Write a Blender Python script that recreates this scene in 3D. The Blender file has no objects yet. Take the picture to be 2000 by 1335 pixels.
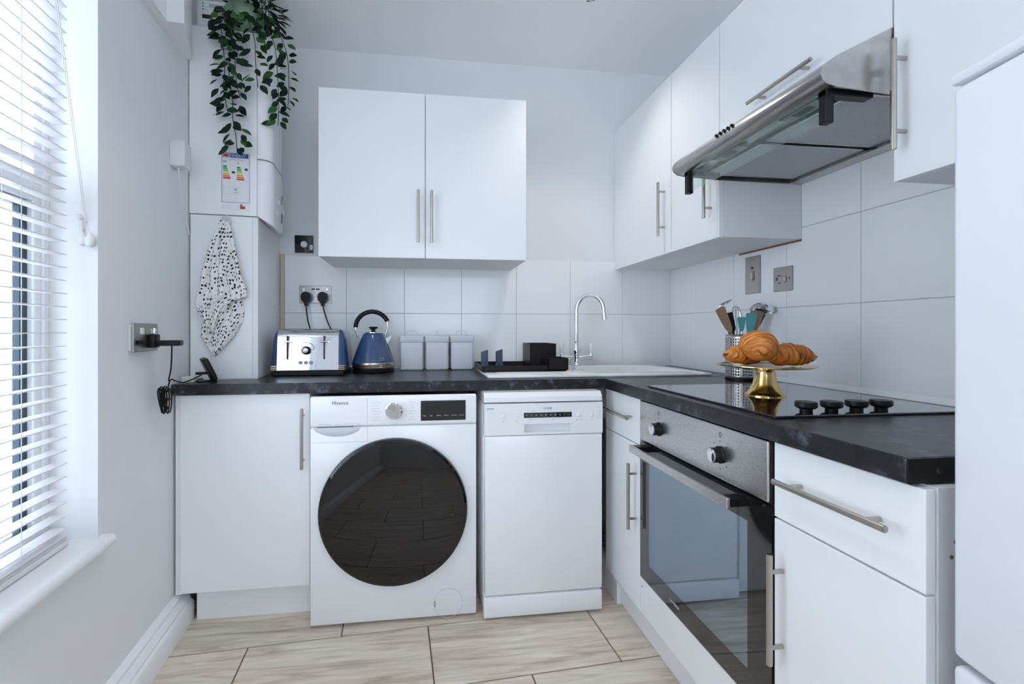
import bpy, bmesh, math, random
from mathutils import Vector, Matrix
R = math.radians
rnd = random.Random(7)
scene = bpy.context.scene
COL = scene.collection

# ------------------------------------------------------------------ camera, world, lights, exposure
cam_d = bpy.data.cameras.new('camera'); cam = bpy.data.objects.new('camera', cam_d); COL.objects.link(cam)
cam.location = (-1.3669, -2.37, 1.0781)
cam.rotation_euler = (R(90), 0, -0.1301)
cam_d.sensor_width = 36; cam_d.lens = 891.9 / 2000 * 36
cam_d.shift_x = 0.0297; cam_d.shift_y = -0.01147
cam_d.clip_start = 0.02
scene.camera = cam
w = bpy.data.worlds.new('sky'); scene.world = w; w.use_nodes = True
bg = w.node_tree.nodes['Background']; bg.inputs[0].default_value = (0.75, 0.85, 1.0, 1); bg.inputs[1].default_value = 4.0
scene.view_settings.view_transform = 'Standard'; scene.view_settings.look = 'None'
scene.view_settings.exposure = 0.43; scene.view_settings.gamma = 1.0
scene.view_settings.use_curve_mapping = False
scene.cycles.max_bounces = 20; scene.cycles.diffuse_bounces = 14; scene.cycles.transparent_max_bounces = 24   # a white room lives on bounced light
DOWN_W = 12.5
DOWNLIGHTS = [(-0.672, -0.545), (-1.62, -1.35), (-1.10, -2.05), (-1.62, -2.95), (-0.672, -3.2)]
DOWN_COL = (1.0, 0.93, 0.86)

# ------------------------------------------------------------------ materials
def mat(name, col, rough=0.5, metal=0.0, spec=0.5, coat=0.0, bump=None, noise=None, emit=None, alpha=None, ior=None):
    m = bpy.data.materials.new(name); m.use_nodes = True
    nt = m.node_tree; b = nt.nodes['Principled BSDF']
    b.inputs['Base Color'].default_value = (*col, 1); b.inputs['Roughness'].default_value = rough
    b.inputs['Metallic'].default_value = metal; b.inputs['Specular IOR Level'].default_value = spec
    if coat: b.inputs['Coat Weight'].default_value = coat; b.inputs['Coat Roughness'].default_value = 0.05
    if ior: b.inputs['IOR'].default_value = ior
    if alpha is not None: b.inputs['Alpha'].default_value = alpha
    if emit: b.inputs['Emission Color'].default_value = (*emit[0], 1); b.inputs['Emission Strength'].default_value = emit[1]
    def tex(scale, stretch, detail=4, rough_=.55):
        tc = nt.nodes.new('ShaderNodeTexCoord'); mp = nt.nodes.new('ShaderNodeMapping')
        mp.inputs['Scale'].default_value = stretch
        n = nt.nodes.new('ShaderNodeTexNoise'); n.inputs['Scale'].default_value = scale
        n.inputs['Detail'].default_value = detail; n.inputs['Roughness'].default_value = rough_
        nt.links.new(tc.outputs['Object'], mp.inputs[0]); nt.links.new(mp.outputs[0], n.inputs['Vector'])
        return n
    if noise:   # (col2, scale, stretch, lo, hi)
        c2, sc, st, lo, hi = noise
        n = tex(sc, st); r = nt.nodes.new('ShaderNodeValToRGB')
        r.color_ramp.elements[0].position = lo; r.color_ramp.elements[0].color = (*col, 1)
        r.color_ramp.elements[1].position = hi; r.color_ramp.elements[1].color = (*c2, 1)
        nt.links.new(n.outputs[0], r.inputs[0]); nt.links.new(r.outputs[0], b.inputs['Base Color'])
    if bump:    # (scale, stretch, strength, distance)
        n = tex(bump[0], bump[1]); bp = nt.nodes.new('ShaderNodeBump')
        bp.inputs['Strength'].default_value = bump[2]; bp.inputs['Distance'].default_value = bump[3]
        nt.links.new(n.outputs[0], bp.inputs['Height']); nt.links.new(bp.outputs[0], b.inputs['Normal'])
    return m
O1 = (1, 1, 1)
M = {}
M['paint'] = mat('wall_paint', (.80, .81, .82), .75, bump=(60, O1, .05, .002))
M['ceil'] = mat('ceiling_paint', (.90, .905, .91), .8)
M['trimw'] = mat('white_gloss_trim', (.84, .85, .86), .35)
M['cab'] = mat('white_cabinet', (.85, .86, .87), .28, bump=(25, O1, .015, .002))
M['cabin'] = mat('white_cabinet_edge', (.80, .81, .82), .5)
M['tile'] = mat('white_wall_tile', (.88, .885, .89), .16, bump=(9, O1, .02, .004))
M['grout'] = mat('wall_grout', (.52, .52, .52), .9)
M['fgrout'] = mat('floor_grout', (.17, .12, .08), .9)
M['white'] = mat('white_enamel', (.86, .865, .88), .22, coat=.2)
M['whitep'] = mat('white_plastic', (.74, .745, .75), .4)
M['cream'] = mat('cream_plastic', (.70, .66, .55), .45)
M['grey'] = mat('grey_print', (.42, .44, .48), .5)
M['lgrey'] = mat('pale_grey_print', (.60, .62, .66), .5)
M['blackp'] = mat('black_plastic', (.008, .008, .010), .38, spec=.25)
M['blackg'] = mat('black_glass', (.008, .009, .011), .04, coat=.6)
M['hobg'] = mat('hob_glass', (.006, .007, .009), .03, spec=.7, coat=.8)
M['smoke'] = mat('smoked_glass', (.003, .0025, .003), .015, spec=.6)
M['rubber'] = mat('rubber', (.02, .02, .02), .7)
M['steel'] = mat('brushed_steel', (.50, .49, .47), .30, 1.0, noise=((.62, .61, .60), 6, (1, 14, 60), .35, .65), bump=(40, (1, 2, 60), .06, .001))
M['steelh'] = mat('brushed_hood_steel', (.46, .44, .42), .28, 1.0, noise=((.62, .60, .58), 7, (2, 1, 2), .35, .7), bump=(30, (40, 1, 40), .05, .001))
M['steeld'] = mat('dark_brushed_steel', (.40, .385, .37), .32, 1.0)
M['mesh'] = mat('filter_mesh', (.58, .58, .60), .5, .3)
M['nickel'] = mat('satin_nickel', (.47, .44, .40), .27, 1.0)
M['chrome'] = mat('chrome', (.80, .81, .83), .06, 1.0)
M['brass'] = mat('polished_brass', (.72, .52, .22), .14, 1.0)
M['blue'] = mat('blue_enamel', (.030, .078, .19), .16, coat=.5)
M['bronze'] = mat('champagne_metal', (.60, .52, .42), .25, 1.0)
M['canister'] = mat('pale_grey_tin', (.68, .69, .73), .35)
M['rack'] = mat('dark_brown_plastic', (.012, .009, .009), .38, spec=.25)
M['prong'] = mat('slate_blue_rubber', (.05, .075, .13), .5)
M['ceramic'] = mat('white_ceramic', (.86, .86, .84), .15, coat=.3)
M['wood'] = mat('tan_wood', (.36, .22, .14), .55, noise=((.28, .16, .10), 8, (1, 1, .1), .4, .6))
M['teal'] = mat('teal_silicone', (.10, .36, .38), .45)
M['dgreen'] = mat('dark_green_silicone', (.015, .07, .065), .45)
M['pot'] = mat('mottled_green_pot', (.10, .20, .13), .6, noise=((.24, .34, .24), 14, O1, .35, .65))
M['stem'] = mat('plant_stem', (.02, .04, .02), .7)
M['red'] = mat('red_print', (.55, .03, .04), .5)
M['navy'] = mat('navy_print', (.03, .10, .40), .5)
M['labelw'] = mat('label_paper', (.78, .79, .80), .4)
M['ledw'] = mat('panel_print_white', (.55, .6, .65), .5)
M['slat'] = mat('blind_slat', (.74, .72, .73), .4)
M['slatedge'] = mat('upvc_window', (.80, .80, .80), .3)
M['sash'] = mat('blue_grey_sash', (.022, .055, .075), .4)
M['cord'] = mat('white_cord', (.75, .75, .75), .7)
M['beige'] = mat('beige_sealant', (.58, .52, .42), .6)
M['fridge'] = mat('fridge_white', (.80, .82, .86), .3)
M['enamelg'] = mat('oven_cavity', (.10, .12, .14), .35)
M['dlamp'] = mat('downlight_lens', (.9, .9, .9), .3, emit=((1, .95, .9), 4.0))
M['hlamp'] = mat('hood_lamp_lens', (.20, .21, .18), .25)
M['dark'] = mat('dark_void', (.01, .01, .01), .9)
M['signal'] = mat('dark_metal_plate', (.035, .045, .05), .25)
M['wood_edge'] = mat('raw_brown_edge', (.22, .11, .07), .7)
M['leafs'] = []
for i, c in enumerate(((.004, .016, .009), (.006, .024, .011), (.010, .040, .013), (.035, .11, .02))):
    M['leafs'].append(mat('leaf_green_%d' % i, c, .5, spec=.22))
for i, c in enumerate(((.0, .25, .12), (.04, .38, .12), (.25, .50, .10), (.80, .70, .08), (.80, .40, .05), (.75, .18, .05), (.70, .03, .04))):
    M['e%d' % i] = mat('label_bar_%d' % i, c, .5)

def glassmat(name, tint, gl, gcol=(1, 1, 1)):
    m = bpy.data.materials.new(name); m.use_nodes = True; nt = m.node_tree
    for n in list(nt.nodes): nt.nodes.remove(n)
    o = nt.nodes.new('ShaderNodeOutputMaterial'); mx = nt.nodes.new('ShaderNodeMixShader')
    t = nt.nodes.new('ShaderNodeBsdfTransparent'); t.inputs[0].default_value = (*tint, 1)
    g = nt.nodes.new('ShaderNodeBsdfGlossy'); g.inputs['Roughness'].default_value = .02; g.inputs['Color'].default_value = (*gcol, 1)
    lw = nt.nodes.new('ShaderNodeLayerWeight'); lw.inputs[0].default_value = .5
    pw = nt.nodes.new('ShaderNodeMath'); pw.operation = 'POWER'; pw.inputs[1].default_value = 4
    fr = nt.nodes.new('ShaderNodeMapRange'); fr.inputs['To Min'].default_value = gl; fr.inputs['To Max'].default_value = .75
    nt.links.new(lw.outputs['Facing'], pw.inputs[0]); nt.links.new(pw.outputs[0], fr.inputs['Value'])
    nt.links.new(fr.outputs[0], mx.inputs[0]); nt.links.new(t.outputs[0], mx.inputs[1]); nt.links.new(g.outputs[0], mx.inputs[2])
    nt.links.new(mx.outputs[0], o.inputs[0]); return m
M['glass'] = glassmat('window_glass', (.97, .99, 1), .03)
M['visor'] = glassmat('visor_glass', (.88, .96, .94), .05)
M['ovenglass'] = glassmat('oven_glass', (.42, .47, .52), .38, (.72, .86, 1.0))

def floor_mat():
    m = mat('stone_look_tile', (.5, .5, .5), .42); nt = m.node_tree; b = nt.nodes['Principled BSDF']
    tc = nt.nodes.new('ShaderNodeTexCoord'); mp = nt.nodes.new('ShaderNodeMapping'); oi = nt.nodes.new('ShaderNodeObjectInfo')
    ad = nt.nodes.new('ShaderNodeVectorMath'); ad.operation = 'MULTIPLY_ADD'
    cmb = nt.nodes.new('ShaderNodeCombineXYZ')
    for i in range(3): nt.links.new(oi.outputs['Random'], cmb.inputs[i])
    ad.inputs[1].default_value = (13, 17, 5); nt.links.new(cmb.outputs[0], ad.inputs[0]); nt.links.new(tc.outputs['Object'], ad.inputs[2])
    mp.inputs['Scale'].default_value = (1.7, 17, 3); nt.links.new(ad.outputs[0], mp.inputs[0])
    mp.inputs['Rotation'].default_value = (0, 0, R(-3))
    n = nt.nodes.new('ShaderNodeTexNoise'); n.inputs['Scale'].default_value = 2.2; n.inputs['Detail'].default_value = 10; n.inputs['Roughness'].default_value = .62; n.inputs['Distortion'].default_value = .6
    nt.links.new(mp.outputs[0], n.inputs['Vector'])
    r = nt.nodes.new('ShaderNodeValToRGB'); e = r.color_ramp.elements
    e[0].position = .30; e[0].color = (.40, .325, .25, 1); e[1].position = .72; e[1].color = (.78, .72, .63, 1)
    k = e.new(.50); k.color = (.63, .555, .46, 1)
    nt.links.new(n.outputs[0], r.inputs[0]); nt.links.new(r.outputs[0], b.inputs['Base Color']); return m
M['ftile'] = floor_mat()

def worktop_mat():
    m = mat('slate_laminate', (.02, .02, .02), .30, spec=.38); nt = m.node_tree; b = nt.nodes['Principled BSDF']
    tc = nt.nodes.new('ShaderNodeTexCoord')
    n = nt.nodes.new('ShaderNodeTexNoise'); n.inputs['Scale'].default_value = 22; n.inputs['Detail'].default_value = 8; n.inputs['Roughness'].default_value = .7
    nt.links.new(tc.outputs['Object'], n.inputs['Vector'])
    r = nt.nodes.new('ShaderNodeValToRGB'); e = r.color_ramp.elements
    e[0].position = .38; e[0].color = (.007, .0065, .007, 1); e[1].position = .68; e[1].color = (.10, .108, .135, 1)
    k = e.new(.54); k.color = (.017, .017, .021, 1)
    nt.links.new(n.outputs[0], r.inputs[0]); nt.links.new(r.outputs[0], b.inputs['Base Color'])
    bp = nt.nodes.new('ShaderNodeBump'); bp.inputs['Strength'].default_value = .10; bp.inputs['Distance'].default_value = .002
    n2 = nt.nodes.new('ShaderNodeTexNoise'); n2.inputs['Scale'].default_value = 160; nt.links.new(tc.outputs['Object'], n2.inputs['Vector'])
    nt.links.new(n2.outputs[0], bp.inputs['Height']); nt.links.new(bp.outputs[0], b.inputs['Normal']); return m
M['top'] = worktop_mat()

def towel_mat():
    m = mat('dotted_cotton', (.84, .83, .81), .85); nt = m.node_tree; b = nt.nodes['Principled BSDF']
    uv = nt.nodes.new('ShaderNodeUVMap'); v = nt.nodes.new('ShaderNodeTexVoronoi'); v.inputs['Scale'].default_value = 60; v.inputs['Randomness'].default_value = .45
    nt.links.new(uv.outputs[0], v.inputs['Vector'])
    r = nt.nodes.new('ShaderNodeValToRGB'); r.color_ramp.interpolation = 'CONSTANT'; e = r.color_ramp.elements
    e[0].position = 0; e[0].color = (.012, .012, .018, 1); e[1].position = .33; e[1].color = (.86, .85, .84, 1)
    nt.links.new(v.outputs['Distance'], r.inputs[0]); nt.links.new(r.outputs[0], b.inputs['Base Color']); return m
M['towel'] = towel_mat()

def crust_mat():
    m = mat('croissant_crust', (.5, .2, .05), .45); nt = m.node_tree; b = nt.nodes['Principled BSDF']
    uv = nt.nodes.new('ShaderNodeUVMap'); mp = nt.nodes.new('ShaderNodeMapping'); mp.inputs['Scale'].default_value = (26, 3, 1)
    n = nt.nodes.new('ShaderNodeTexNoise'); n.inputs['Scale'].default_value = 1.0; n.inputs['Detail'].default_value = 5
    nt.links.new(uv.outputs[0], mp.inputs[0]); nt.links.new(mp.outputs[0], n.inputs['Vector'])
    r = nt.nodes.new('ShaderNodeValToRGB'); e = r.color_ramp.elements
    e[0].position = .30; e[0].color = (.20, .045, .006, 1); e[1].position = .70; e[1].color = (.82, .36, .075, 1)
    k = e.new(.48); k.color = (.56, .175, .022, 1)
    nt.links.new(n.outputs[0], r.inputs[0]); nt.links.new(r.outputs[0], b.inputs['Base Color'])
    bp = nt.nodes.new('ShaderNodeBump'); bp.inputs['Strength'].default_value = .5; bp.inputs['Distance'].default_value = .002
    nt.links.new(n.outputs[0], bp.inputs['Height']); nt.links.new(bp.outputs[0], b.inputs['Normal']); return m
M['crust'] = crust_mat()

# ------------------------------------------------------------------ helpers
def thing(name, label, cat, loc=(0, 0, 0), rotz=0, group=None):
    o = bpy.data.objects.new(name, None); COL.objects.link(o)
    o.empty_display_size = .05; o.location = loc; o.rotation_euler = (0, 0, rotz)
    o['label'] = label; o['category'] = cat
    if group: o['group'] = group
    return o
def root_matrix(o):
    while o.parent: o = o.parent
    return Matrix.Translation(o.location) @ Matrix.Rotation(o.rotation_euler.z, 4, 'Z')
class MB:
    """collects shapes of one part in one bmesh"""
    def __init__(s): s.bm = bmesh.new()
    def box(s, x0, x1, y0, y1, z0, z1, bev=0, seg=2, mtx=None):
        xs, ys, zs = sorted((x0, x1)), sorted((y0, y1)), sorted((z0, z1))
        t = bmesh.new(); bmesh.ops.create_cube(t, size=1)
        for v in t.verts:
            v.co = Vector((xs[0] if v.co.x < 0 else xs[1], ys[0] if v.co.y < 0 else ys[1], zs[0] if v.co.z < 0 else zs[1]))
        if bev:
            bev = min(bev, .49 * min(xs[1] - xs[0], ys[1] - ys[0], zs[1] - zs[0]))
            bmesh.ops.bevel(t, geom=list(t.edges), offset=bev, segments=seg, affect='EDGES', profile=.5)
        return s._add(t, mtx)
    def _add(s, t, mtx=None):
        if mtx is not None: bmesh.ops.transform(t, matrix=mtx, verts=t.verts)
        me = bpy.data.meshes.new('tmp'); t.to_mesh(me); t.free(); s.bm.from_mesh(me); bpy.data.meshes.remove(me); return s
    def cyl(s, p0, p1, r0, r1=None, n=20, bev=0):
        p0, p1 = Vector(p0), Vector(p1); d = p1 - p0; L = d.length
        r1 = r0 if r1 is None else r1
        t = bmesh.new(); bmesh.ops.create_cone(t, cap_ends=True, segments=n, radius1=r0, radius2=r1, depth=L)
        if bev:
            eds = [e for e in t.edges if abs(e.verts[0].co.z - e.verts[1].co.z) < 1e-6]
            bmesh.ops.bevel(t, geom=eds, offset=bev, segments=2, affect='EDGES')
        q = d.to_track_quat('Z', 'Y')
        return s._add(t, Matrix.Translation((p0 + p1) / 2) @ q.to_matrix().to_4x4())
    def lathe(s, prof, c=(0, 0, 0), axis='Z', n=32, cap=True):
        t = bmesh.new(); rings = []
        for r, h in prof:
            ring = []
            for i in range(n):
                a = 2 * math.pi * i / n
                ring.append(t.verts.new((r * math.cos(a), r * math.sin(a), h)))
            rings.append(ring)
        for a, b in zip(rings, rings[1:]):
            for i in range(n): t.faces.new((a[i], a[(i + 1) % n], b[(i + 1) % n], b[i]))
        if cap:
            if prof[0][0] > 1e-5: t.faces.new(list(reversed(rings[0])))
            if prof[-1][0] > 1e-5: t.faces.new(rings[-1])
        bmesh.ops.remove_doubles(t, verts=t.verts, dist=1e-6)
        bmesh.ops.recalc_face_normals(t, faces=t.faces)
        m = {'Z': Matrix.Identity(4), '-Y': Matrix.Rotation(R(90), 4, 'X'), '-X': Matrix.Rotation(R(-90), 4, 'Y'), 'X': Matrix.Rotation(R(90), 4, 'Y')}[axis]
        return s._add(t, Matrix.Translation(c) @ m)
    def tube(s, pts, r, n=8, closed=False):
        pts = [Vector(p) for p in pts]; rr = r if isinstance(r, (list, tuple)) else [r] * len(pts)
        t = bmesh.new(); rings = []; up = None
        for i, p in enumerate(pts):
            if closed: d = pts[(i + 1) % len(pts)] - pts[i - 1]
            else: d = (pts[min(i + 1, len(pts) - 1)] - pts[max(i - 1, 0)])
            d.normalize()
            if up is None:
                up = Vector((0, 0, 1)) if abs(d.z) < .9 else Vector((1, 0, 0))
            a = d.cross(up)
            if a.length < 1e-4: a = d.orthogonal()
            a.normalize(); b = a.cross(d).normalized(); up = b
            rings.append([t.verts.new(p + (a * math.cos(2 * math.pi * k / n) + b * math.sin(2 * math.pi * k / n)) * rr[i]) for k in range(n)])
        prs = list(zip(rings, rings[1:])) + ([(rings[-1], rings[0])] if closed else [])
        for a, b in prs:
            for k in range(n): t.faces.new((a[k], a[(k + 1) % n], b[(k + 1) % n], b[k]))
        if not closed: t.faces.new(list(reversed(rings[0]))); t.faces.new(rings[-1])
        bmesh.ops.recalc_face_normals(t, faces=t.faces)
        return s._add(t)
    def prism(s, poly, h0, h1, axis='Z'):
        """poly extruded between h0 and h1; axis Z: (x,y), axis Y: (x,z), axis X: (y,z)"""
        f = {'Z': lambda a, b, h: (a, b, h), 'Y': lambda a, b, h: (a, h, b), 'X': lambda a, b, h: (h, a, b)}[axis]
        t = bmesh.new(); A = [t.verts.new(f(a, b, h0)) for a, b in poly]; B = [t.verts.new(f(a, b, h1)) for a, b in poly]
        k = len(poly)
        t.faces.new(A); t.faces.new(list(reversed(B)))
        for i in range(k): t.faces.new((A[i], A[(i + 1) % k], B[(i + 1) % k], B[i]))
        bmesh.ops.recalc_face_normals(t, faces=t.faces)
        return s._add(t)
    def loft(s, rings, cap=True):
        t = bmesh.new(); RR = [[t.verts.new(p) for p in r] for r in rings]; k = len(RR[0])
        for a, b in zip(RR, RR[1:]):
            for i in range(k): t.faces.new((a[i], a[(i + 1) % k], b[(i + 1) % k], b[i]))
        if cap: t.faces.new(list(reversed(RR[0]))); t.faces.new(RR[-1])
        bmesh.ops.recalc_face_normals(t, faces=t.faces)
        return s._add(t)
    def grid(s, P):
        t = bmesh.new(); V = [[t.verts.new(p) for p in r] for r in P]
        for i in range(len(V) - 1):
            for j in range(len(V[0]) - 1): t.faces.new((V[i][j], V[i][j + 1], V[i + 1][j + 1], V[i + 1][j]))
        return s._add(t)
    def build(s, name, m, parent=None, world=False, smooth=None, kind=None, label=None):
        if parent is not None and world: bmesh.ops.transform(s.bm, matrix=root_matrix(parent).inverted(), verts=s.bm.verts)
        me = bpy.data.meshes.new(name); s.bm.to_mesh(me); s.bm.free()
        o = bpy.data.objects.new(name, me); COL.objects.link(o)
        if m is not None: me.materials.append(M[m] if isinstance(m, str) else m)
        if parent is not None: o.parent = parent
        if smooth is not None:
            me.shade_smooth()
            me.set_sharp_from_angle(angle=R(smooth))
        if kind: o['kind'] = kind
        if label: o['label'] = label
        return o
def tag(o, label, cat, group=None):
    o['label'] = label; o['category'] = cat
    if group: o['group'] = group
    return o
def text_part(body, size, m, parent, origin, right, up, name='lettering', extrude=.0003, align='LEFT', shear=0, squeeze=1.0):
    """flat lettering standing on a surface, in world coordinates"""
    cu = bpy.data.curves.new('t', 'FONT'); cu.body = body; cu.size = size; cu.extrude = extrude; cu.align_x = align; cu.shear = shear; cu.resolution_u = 2
    t = bpy.data.objects.new('t', cu); COL.objects.link(t)
    dg = bpy.context.evaluated_depsgraph_get(); me = bpy.data.meshes.new_from_object(t.evaluated_get(dg))
    bpy.data.objects.remove(t); bpy.data.curves.remove(cu)
    r, u = Vector(right).normalized(), Vector(up).normalized(); n = r.cross(u)
    mt = Matrix(((r.x * squeeze, u.x, n.x, origin[0]), (r.y * squeeze, u.y, n.y, origin[1]), (r.z * squeeze, u.z, n.z, origin[2]), (0, 0, 0, 1)))
    me.transform(root_matrix(parent).inverted() @ mt)
    o = bpy.data.objects.new(name, me); COL.objects.link(o); o.parent = parent
    me.materials.clear(); me.materials.append(M[m]); return o
def arc(c, r, a0, a1, n, ax='xz', ry=None):
    out = []
    for i in range(n + 1):
        a = R(a0 + (a1 - a0) * i / n); u, v = r * math.cos(a), (ry or r) * math.sin(a)
        out.append({'xz': (c[0] + u, c[1], c[2] + v), 'yz': (c[0], c[1] + u, c[2] + v), 'xy': (c[0] + u, c[1] + v, c[2])}[ax])
    return out
def smooth_path(pts, n=6):
    pts = [Vector(p) for p in pts]; out = []
    for i in range(len(pts) - 1):
        p0, p1, p2, p3 = pts[max(i - 1, 0)], pts[i], pts[i + 1], pts[min(i + 2, len(pts) - 1)]
        for k in range(n):
            t = k / n
            out.append(.5 * ((2 * p1) + (-p0 + p2) * t + (2 * p0 - 5 * p1 + 4 * p2 - p3) * t * t + (-p0 + 3 * p1 - 3 * p2 + p3) * t ** 3))
    out.append(pts[-1]); return out
def bar_handle(parent, a, b, normal, posts=.17, r=.006, stand=.030):
    """satin bar with two posts; a, b: world ends of the bar"""
    a, b, n = Vector(a), Vector(b), Vector(normal).normalized()
    m = MB(); m.cyl(a, b, r, n=14, bev=.0012)
    for t in (posts, 1 - posts):
        p = a.lerp(b, t); m.cyl(p - n * stand, p, .0048, n=10)
    return m.build('handle', 'nickel', parent, world=True, smooth=40)

# left wall runs askew: local x = out of the wall, local y = along it towards the back
LA = R(5.1); PL = Vector((-2.262, -.56, 0)); NL = Vector((math.cos(LA), math.sin(LA), 0)); DL = Vector((-math.sin(LA), math.cos(LA), 0))
def LW(s, off, z): return PL + DL * s + NL * off + Vector((0, 0, z))

CEIL = 2.48; YR = -4.3; T = .884
# ------------------------------------------------------------------ structure: floor with tiles
room = [(-2.40 + .34 - .02, YR), (0.02, YR), (0.02, .02), (-2.33, .02)]
def wall_x(y): return PL.x - (y - PL.y) * math.tan(LA)
room = [(wall_x(YR) - .01, YR), (.01, YR), (.01, .01), (wall_x(.01) - .01, .01)]
fl = MB(); fl.prism([(wall_x(YR) - .15, YR - .1), (.12, YR - .1), (.12, .12), (wall_x(.12) - .15, .12)], -.06, -.0025)
fl = fl.build('floor', 'fgrout'); fl['kind'] = 'structure'
def clip(poly, hull):
    for i in range(len(hull)):
        a, b = hull[i], hull[(i + 1) % len(hull)]; out = []
        ins = lambda p: (b[0] - a[0]) * (p[1] - a[1]) - (b[1] - a[1]) * (p[0] - a[0]) >= 0
        for j in range(len(poly)):
            p, q = poly[j], poly[(j + 1) % len(poly)]
            if ins(p): out.append(p)
            if ins(p) != ins(q):
                d1 = (b[0] - a[0]) * (p[1] - a[1]) - (b[1] - a[1]) * (p[0] - a[0]); d2 = (b[0] - a[0]) * (q[1] - a[1]) - (b[1] - a[1]) * (q[0] - a[0])
                t = d1 / (d1 - d2); out.append((p[0] + (q[0] - p[0]) * t, p[1] + (q[1] - p[1]) * t))
        poly = out
        if len(poly) < 3: return []
    return poly
FA = R(3.3); fu = Vector((math.cos(FA), math.sin(FA))); fv = Vector((-math.sin(FA), math.cos(FA))); F0 = Vector((-1.345, -.693))
FW, FH, G = .608, .296, .0026
for r in range(-14, 5):
    for k in range(-5, 6):
        off = k * FW + (FW / 2 if r % 2 else 0)
        q = [F0 + fu * (off + a) + fv * (-r * FH * -1 + b) for a, b in ((G, -FH + G), (FW - G, -FH + G), (FW - G, -G), (G, -G))]
        q = clip([(p.x, p.y) for p in q], room)
        if not q: continue
        m = MB(); m.prism(q, -.008, 0); m.build('tile', 'ftile', fl)

# ------------------------------------------------------------------ walls
wb = MB(); wb.box(-2.45, .12, .0, .12, 0, CEIL); wb = wb.build('wall_back', 'paint'); wb['kind'] = 'structure'
m = MB(); m.box(-2.04, 0, -.0035, .001, T - .03, 1.448); m.build('grout', 'grout', wb)
xe = [-2.040, -1.743, -1.455, -1.163, -.873, -.579, -.284, -.004]; ze = [.872, 1.164, 1.449]
for i in range(7):
    for j in range(2):
        m = MB(); m.box(xe[i] + .001, xe[i + 1] - .001, -.0075, .0, ze[j] + .001, ze[j + 1] - .001, .0012, 1); m.build('tile', 'tile', wb)
wr = MB(); wr.box(0, .12, YR, .0, 0, CEIL); wr = wr.build('wall_right', 'paint'); wr['kind'] = 'structure'
ye = [-.008, -.23, -.523, -.816, -1.109, -1.402, -1.695, -1.80]; zr = [.872, 1.164, 1.449, 1.735]
m = MB(); m.box(-.0035, .001, -1.80, 0, T - .03, 1.735); m.build('grout', 'grout', wr)
for i in range(7):
    for j in range(3):
        m = MB(); m.box(-.0075, 0, ye[i + 1] + .001, ye[i] - .001, zr[j] + .001, zr[j + 1] - .001, .0012, 1); m.build('tile', 'tile', wr)
m = MB(); m.prism([(-.008, T), (-.022, T), (-.008, T + .016)], -1.765, -.61, 'Y'); m.build('sealant_bead', 'trimw', wr)
QX0, QX1, QZ0, QZ1 = -1.85, -.25, .98, 2.18
wre = MB(); wre.box(-2.3, QX0, YR - .12, YR, 0, CEIL); wre.box(QX1, .12, YR - .12, YR, 0, CEIL); wre.box(QX0, QX1, YR - .12, YR, 0, QZ0); wre.box(QX0, QX1, YR - .12, YR, QZ1, CEIL); wre = wre.build('wall_rear', 'paint'); wre['kind'] = 'structure'
cl = MB(); cl.box(-2.5, .12, YR - .12, .12, CEIL, CEIL + .1); cl = cl.build('ceiling', 'ceil'); cl['kind'] = 'structure'
# left wall with two window openings (local frame of the wall)
W0, W1, WZ0, WZ1 = -1.62, -.478, .505, 2.12
wl = MB()
for (s0, s1, z0, z1) in ((W1, .75, 0, CEIL), (-3.95, W0, 0, CEIL), (W0, W1, 0, WZ0), (W0, W1, WZ1, CEIL)):
    wl.box(-.16, 0, s0, s1, z0, z1)
wl = wl.build('wall_left', 'paint'); wl.location = PL; wl.rotation_euler = (0, 0, LA); wl['kind'] = 'structure'
def struct_left(mb, name, m, smooth=None):
    o = mb.build(name, m, smooth=smooth); o.location = PL; o.rotation_euler = (0, 0, LA); o['kind'] = 'structure'; return o
# boxed-in bulkhead under the ceiling along the left wall
m = MB(); m.box(0, .036, -3.7, -.165, 2.11, CEIL); m.prism([(0, -.165), (.088, -.165), (.030, .06), (0, .06)], 2.11, CEIL); struct_left(m, 'trim_1', 'paint')
# skirting board with a moulded top
prof = [(0, 0), (.050, 0), (.050, .062), (.046, .070), (.038, .074), (.038, .082), (.030, .092), (.022, .096), (.020, .104), (.010, .112), (0, .114)]
m = MB(); m.prism(prof, -3.7, .028, 'Y'); struct_left(m, 'baseboard_left', 'trimw', 30)
m = MB(); m.box(-2.056, -2.040, -.014, .0, T, 1.455, .002); t2 = m.build('trim_2', 'beige'); t2['kind'] = 'structure'

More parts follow.
